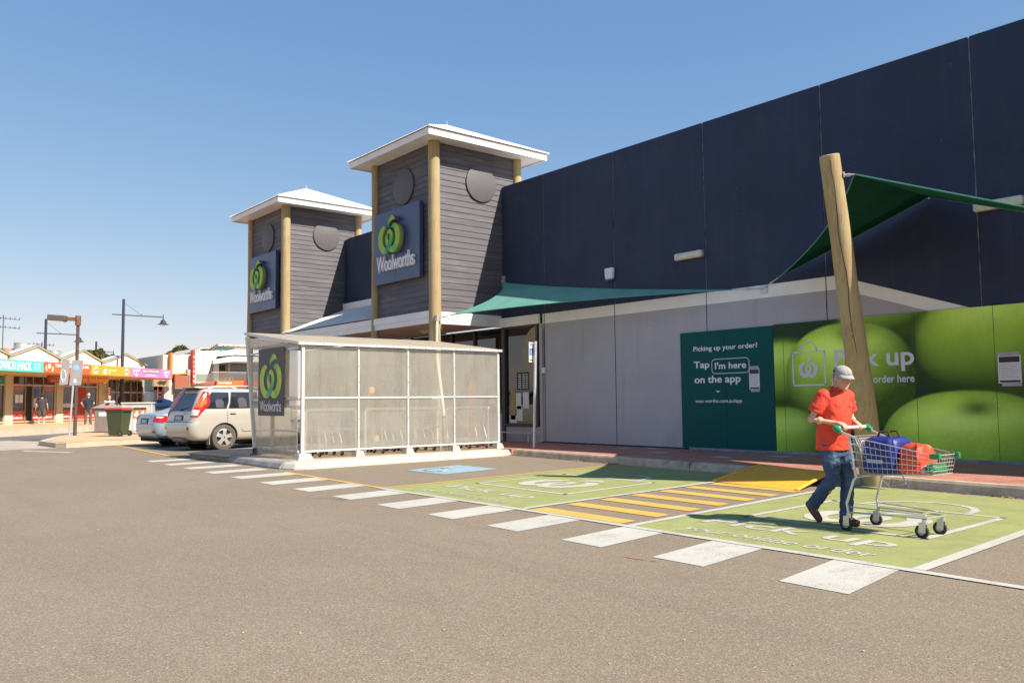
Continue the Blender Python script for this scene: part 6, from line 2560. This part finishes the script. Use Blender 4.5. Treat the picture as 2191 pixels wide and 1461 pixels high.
g.build("cloth", pm("red_banner", (.60, .02, .045), .6), t)
g = MB()
for k in range(4):
    g.box(.12, .48, -.026, -.02, 1.02 + k * .28, 1.16 + k * .28)
g.build("white_mark", LETTER, t)
g = MB().tube([(-.04, 0, 0), (-.04, 0, 2.9)], .03, 6)
g.build("pole", WHITE, t)

# things on the shop roofs
VENT = pm("zinc_vent", (.50, .49, .46), .4, .1, 3, metal=.5)
for (x, y, z0, z1, r, lab) in ((-62.6, 10.1, 4.7, 5.42, .48, "wide drum roof vent above the noodle shop gable"), (-62.6, 11.95, 4.35, 4.97, .45, "wide drum roof vent in the valley right of the noodle shop gable")):
    t = thing("roof_vent", lab, "vent", (x, y, z0), 0, "drum roof vents")
    g = MB().lathe([(r * .55, -.6), (r * .6, .05), (r * .95, .22), (r, .25), (r, z1 - z0 - .03), (r * .96, z1 - z0)], (0, 0, 0), (0, 0, 1), 24)
    g.build("drum", VENT, t, smooth=35)
    g = MB().lathe([(r * 1.03, z1 - z0 - .06), (r * 1.03, z1 - z0)], (0, 0, 0), (0, 0, 1), 24)
    g.build("rim", VENT, t)
t = thing("flue_housing", "rusty brown flue housing left of the drum vent", "vent", (-63, 9.35, 4.4))
g = MB().lathe([(.55, -.4), (.55, .3), (.40, .62), (.38, .66)], (0, 0, 0), (0, 0, 1), 14)
g.build("housing", pm("rusty_housing", (.30, .19, .13), .7, .3, 4), t, smooth=35)
ANT = pm("antenna_metal", (.10, .10, .11), .5)
for x, y, z, l_, n, dz, lab in ((-60, 8.62, 6.75, 1.1, 7, .55, "tv antenna on a tall mast at the left frame edge"), (-66, 11.86, 5.58, .9, 6, 0, "tv antenna crossing the lamp mast above the shops")):
    t = thing("tv_antenna", lab, "antenna", (x, y, 4.2), 0, "tv antennas")
    g = MB().tube([(0, 0, 0), (0, 0, z - 4.2 + .2)], .03, 6)
    g.build("mast", ANT, t)
    for q in ((0, dz) if dz else (0,)):
        g = MB()
        zz = z - 4.2 - q
        g.tube([(0, -l_ * .6, zz + .05), (0, l_ * .8, zz - .06)], .022, 5)
        for k in range(n):
            yy = -l_ * .6 + l_ * 1.4 * k / (n - 1)
            g.tube([(-.32, yy, zz), (.32, yy, zz)], .012, 4)
            g.tube([(0, yy, zz - .10), (0, yy, zz + .10)], .012, 4)
        g.build("boom", ANT, t)

# ------------------------------------------------------------------ pale buildings further along the street (faces look along +x)
BEIGE = pm("beige_panel_wall", (.60, .555, .50), .75, .06, 2)
WHITEW = pm("white_render", (.70, .66, .61), .75, .05, 1.5)
GREYW = pm("grey_render", (.42, .41, .42), .75, .05, 2)
ORG2 = pm("orange_trim", (.68, .22, .03), .5, .05)
RUSTC = pm("rust_cladding", (.30, .095, .045), .6, .12, 8, st=(4, 8, .2))
t = thing("office_building", "beige panel building with an orange fin and rust cladding", "building", (-64, 20.4, 0))
g = MB().box(-72, -64, 19.42, 21.6, 2.4, 4.98)
g.build("wall", BEIGE, t, True)
g = MB()
for z in (3.75, 4.15, 4.55):
    g.box(-64.002, -63.995, 20.1, 21.45, z, z + .015)
g.build("panel_joint", pm("joint_grey", (.35, .33, .30)), t, True)
g = MB().box(-64.3, -63.6, 19.84, 19.99, 3.0, 5.12)
g.build("orange_fin", ORG2, t, True)
g = MB().box(-66, -63.2, 20.06, 21.12, 2.45, 3.45)
g.build("rust_cladding", RUSTC, t, True)
g = MB().prism([(20.06, 3.45), (21.12, 3.56), (21.12, 3.66), (20.06, 3.55)], (-63.17, 0, 0), Y3, Z3, (-2.8, 0, 0))
g.build("orange_capping", ORG2, t, True)
g = MB().box(-66, -63.6, 19.42, 20.06, 0, 2.95)
g.build("column", GREYW, t, True)
g = MB().box(-66, -63.9, 20.06, 21.5, 0, 2.45)
g.build("shop_window", SGLASS, t, True)
g = MB().box(-64.6, -63.7, 21.12, 21.42, 2.3, 3.9)
g.build("grey_return", GREYW, t, True)
g = MB().prism([(21.0, 3.85), (21.40, 3.85), (21.40, 4.9)], (-63.98, 0, 0), Y3, Z3, (-.2, 0, 0))
g.build("sloped_infill", GREYW, t, True)

t = thing("house", "white modern building with balcony and glass balustrade above the orange canopy", "house", (-65, 23.5, 0))
g = MB().prism([(21.55, 2.82), (22.35, 2.9), (22.55, 3.22), (22.95, 4.62), (23.20, 4.70), (23.53, 5.37), (21.55, 5.33)], (-63.75, 0, 0), Y3, Z3, (-.35, 0, 0))
g.build("raking_wall", WHITEW, t, True)
g = MB().box(-74, -66.5, 21.5, 29.5, 0, 5.2)
g.build("wall", WHITEW, t, True)
g = MB().prism([(23.0, 4.36), (24.48, 4.56), (24.48, 4.96), (23.1, 4.66)], (-63.8, 0, 0), Y3, Z3, (-2.6, 0, 0))
g.box(-66.4, -63.75, 24.48, 29, 4.58, 4.99)
g.build("balcony_roof", WHITEW, t, True)
g = MB().prism([(23.5, 4.98), (25.02, 5.14), (25.02, 5.55), (23.55, 5.30)], (-64.8, 0, 0), Y3, Z3, (-2.6, 0, 0))
g.box(-67, -64.75, 25.02, 29, 5.16, 5.60)
g.build("parapet", WHITEW, t, True)
g = MB().box(-66.5, -66.42, 24.06, 25.2, 3.08, 4.45)
g.box(-66.5, -66.42, 25.45, 28.5, 3.08, 4.5)
g.build("balcony_door", SGLASS, t, True)
g = MB().grid(lambda a, b: V(-66.36 + .03 * math.sin(a * 40), 24.1 + .85 * a, 3.1 + 1.3 * b), 40, 2)
g.build("dark_curtain", pm("dark_brown_curtain", (.10, .065, .06), .8), t, True, smooth=180, normals=False)
g = MB().box(-65.6, -65.2, 23.72, 24.02, 3.0, 4.5)
g.build("column", WHITEW, t, True)
g = MB().box(-66.5, -63.7, 21.8, 29, 2.88, 3.02)
g.build("balcony_floor", WHITEW, t, True)
g = MB().box(-63.72, -63.70, 22.9, 28, 3.02, 3.72)
g.box(-63.72, -63.70, 21.75, 22.87, 3.0, 3.6)
g.build("balustrade_glass", m_glass(), t, True)
g = MB().bar((-63.71, 22.9, 3.74), (-63.71, 28, 3.74), .03, .03)
g.build("handrail", ALU, t, True)
g = MB().prism([(22.4, 5.38), (22.9, 5.72), (23.6, 5.76), (23.6, 5.66), (22.95, 5.62), (22.55, 5.36)], (-66, 0, 0), Y3, Z3, (-6, 0, 0))
g.prism([(23.15, 5.42), (24.1, 6.02), (28, 6.10), (28, 5.98), (24.15, 5.90), (23.3, 5.40)], (-66, 0, 0), Y3, Z3, (-6, 0, 0))
rf = g.build("skillion_roof", pm("pale_roof_edge", (.55, .52, .45), .6), t, True)
g = MB()
for k in range(7):
    f = k / 6
    g.box(-66.02, -65.9, 23.25 + .85 * f, 23.33 + .85 * f, 5.40 + .52 * f, 5.52 + .52 * f)
for y in (24.6, 25.0, 25.4, 25.8):
    g.box(-66.02, -65.9, y, y + .07, 5.86, 5.94)
g.build("eave_bracket", pm("dark_timber", (.10, .065, .04)), rf, True)
g = MB().prism([(23.75, 5.42), (24.35, 5.78), (25.6, 5.74), (25.6, 5.5)], (-66.3, 0, 0), Y3, Z3, (-.1, 0, 0))
g.build("clerestory_window", pm("pale_teal_glass", (.18, .30, .32), .1), t, True)
g = MB().prism([(23.5, 5.2), (28, 5.2), (28, 5.95), (24.1, 5.9)], (-66.45, 0, 0), Y3, Z3, (-6, 0, 0))
g.build("upper_wall", WHITEW, t, True)

t = thing("canopy_sign", "orange canopy sign with white lettering under the balcony", "sign", (-63.2, 24, 2.7))
g = MB().box(-63.6, -62.9, 23.03, 25.1, 2.70, 3.06)
g.build("orange_face", pm("orange_sign_face", (.74, .15, .025), .5), t, True)
g = MB().box(-63.6, -62.88, 25.1, 27, 2.69, 3.06)
g.build("red_face", pm("red_sign_face", (.50, .02, .02), .5), t, True)
g = MB().prism([(21.7, 2.80), (23.03, 2.70), (23.03, 3.06), (21.7, 2.88)], (-63.55, 0, 0), Y3, Z3, (.3, 0, 0))
g.build("raking_face", pm("brick_red_face", (.36, .10, .07), .5), t, True)
g = MB().text("HAYDEN", V(-62.895, 23.13, 2.83), Y3, Z3, 1.02, .13, 0, .035)
g.build("lettering", LETTER, t, True)
g = MB().box(-63.7, -62.95, 23.0, 27, 2.60, 2.68)
g.build("pale_soffit", WHITEW, t, True)
t = thing("blade_sign", "tall narrow red sign with white upright letters on the raking wall", "sign", (-63.6, 21.5, 2.8))
g = MB().box(-64.0, -63.4, 21.40, 21.56, 2.80, 5.36)
g.build("panel", pm("red_blade", (.66, .06, .03), .5), t, True)
for k, ch in enumerate("HAYDEN"):
    g = MB().text(ch, V(-63.395, 21.43, 4.75 - k * .36), Y3, Z3, .10, .17, 0, .03)
    g.build("lettering", LETTER, t, True)
for k in range(3):
    t = thing("balcony_chair", "slatted orange timber chair on the white balcony, " + ("nearest the dark curtain", "the middle of three", "rightmost of three")[k], "chair", (-65.2, 24.3 + k * .32, 3.02), 0, "balcony chairs")
    g = MB().box(-.22, .22, -.13, .13, .40, .44)
    WD = pm("orange_timber", (.48, .22, .07), .6, .15, 8)
    g.build("seat", WD, t)
    g = MB()
    for q in (-.10, -.03, .04, .11):
        g.box(-.24, -.21, q - .02, q + .02, .44, .85)
    g.box(-.25, -.20, -.14, .14, .82, .88)
    g.build("backrest", WD, t)
    for x in (-.2, .2):
        for y in (-.12, .12):
            g = MB().box(x - .02, x + .02, y - .02, y + .02, 0, .40)
            g.build("leg", WD, t)
t = thing("far_building", "low pale building in the gap right of the barber shop", "building", (-84, 21.2, 0))
g = MB().box(-92, -84, 18.6, 24.5, 0, 4.4)
g.build("wall", WHITEW, t, True)
g = MB().box(-92, -85, 19.4, 21.6, 4.4, 4.75)
g.build("roof", WHITEW, t, True)
g = MB().box(-83.98, -83.9, 21.8, 22.9, .6, 2.6)
g.build("window", SGLASS, t, True)
# filler wall below the gap
t = thing("garden_wall", "low grey wall between the barber shop and the beige building", "wall", (-70, 18.8, 0))
g = MB().box(-70.2, -70, 17.5, 19.6, 0, 2.6)
g.build("wall", WHITEW, t, True)
g = MB().box(-69.99, -69.9, 18.5, 19.1, .8, 2.2)
g.build("window", SGLASS, t, True)


# ------------------------------------------------------------------ trees
def tree(label, loc, h, blobs, dark, light, n, size, seed):
    t = thing("tree", label, "tree", loc)
    rnd = random.Random(seed)
    g = MB()
    g.tube([(0, 0, 0), (.05, .1, h * .35), (0, .05, h * .62)], [.32, .24, .16], 10)
    for bx, by, bz, br in blobs:
        g.tube([(0, .05, h * .5), (bx * .5, by * .5, (h * .55 + bz) / 2), (bx, by, bz)], [.13, .09, .03], 6)
    g.build("trunk", pm("grey_brown_bark", (.20, .15, .11), .9, .3, 5), t)
    g = MB()
    for bx, by, bz, br in blobs:
        m = int(n * br * br * 4.5)
        sub = [(V(rnd.gauss(0, 1), rnd.gauss(0, 1), rnd.gauss(0, 1)).normalized() * rnd.uniform(.55, 1.0) * br, rnd.uniform(.16, .36) * br) for _ in range(int(16 * br) + 6)]
        for _ in range(m):
            c, r = rnd.choice(sub)
            d = V(rnd.gauss(0, 1), rnd.gauss(0, 1), rnd.gauss(0, 1)).normalized() * r * rnd.uniform(.5, 1.05)
            p = V(bx, by, bz) + V(c.x, c.y, c.z * .75) + d
            a = V(rnd.gauss(0, 1), rnd.gauss(0, 1), rnd.gauss(0, 1)).normalized()
            b = a.orthogonal().normalized()
            s = size * rnd.uniform(.6, 1.5)
            g.add([p - a * s, p + b * s * .42, p + a * s, p - b * s * .42], [(0, 1, 2, 3)])
    g.build("crown", m_leaf("leaves_%d" % seed, dark, light), t, normals=False)
    return t


tree("rounded olive green tree behind the white buildings", (-80, 26.0, 0), 6.4, [(0, .2, 5.9, 1.15), (0, 1.1, 5.55, .95), (.2, -.9, 5.5, .95), (.3, -1.6, 4.9, .75), (0, .9, 5.0, 1.1), (-.3, -.3, 4.8, 1.2)], (.045, .055, .012), (.20, .17, .035), 900, .12, 3)
tree("leafy branch of the tree beside the beige building's left edge", (-80, 24.2, 0), 5.0, [(0, 0, 4.6, .65), (.1, -.4, 4.2, .55), (0, .3, 4.0, .6)], (.045, .055, .012), (.20, .17, .035), 900, .11, 4)
tree("olive green tree crown showing above the shop gables", (-90, 20.9, 0), 6.6, [(0, 0, 5.95, 1.2), (0, -1.2, 5.7, .85), (0, 1.2, 5.65, .95), (0, 2.0, 5.3, .7), (0, .3, 5.0, 1.2)], (.05, .055, .012), (.22, .18, .035), 800, .13, 5)
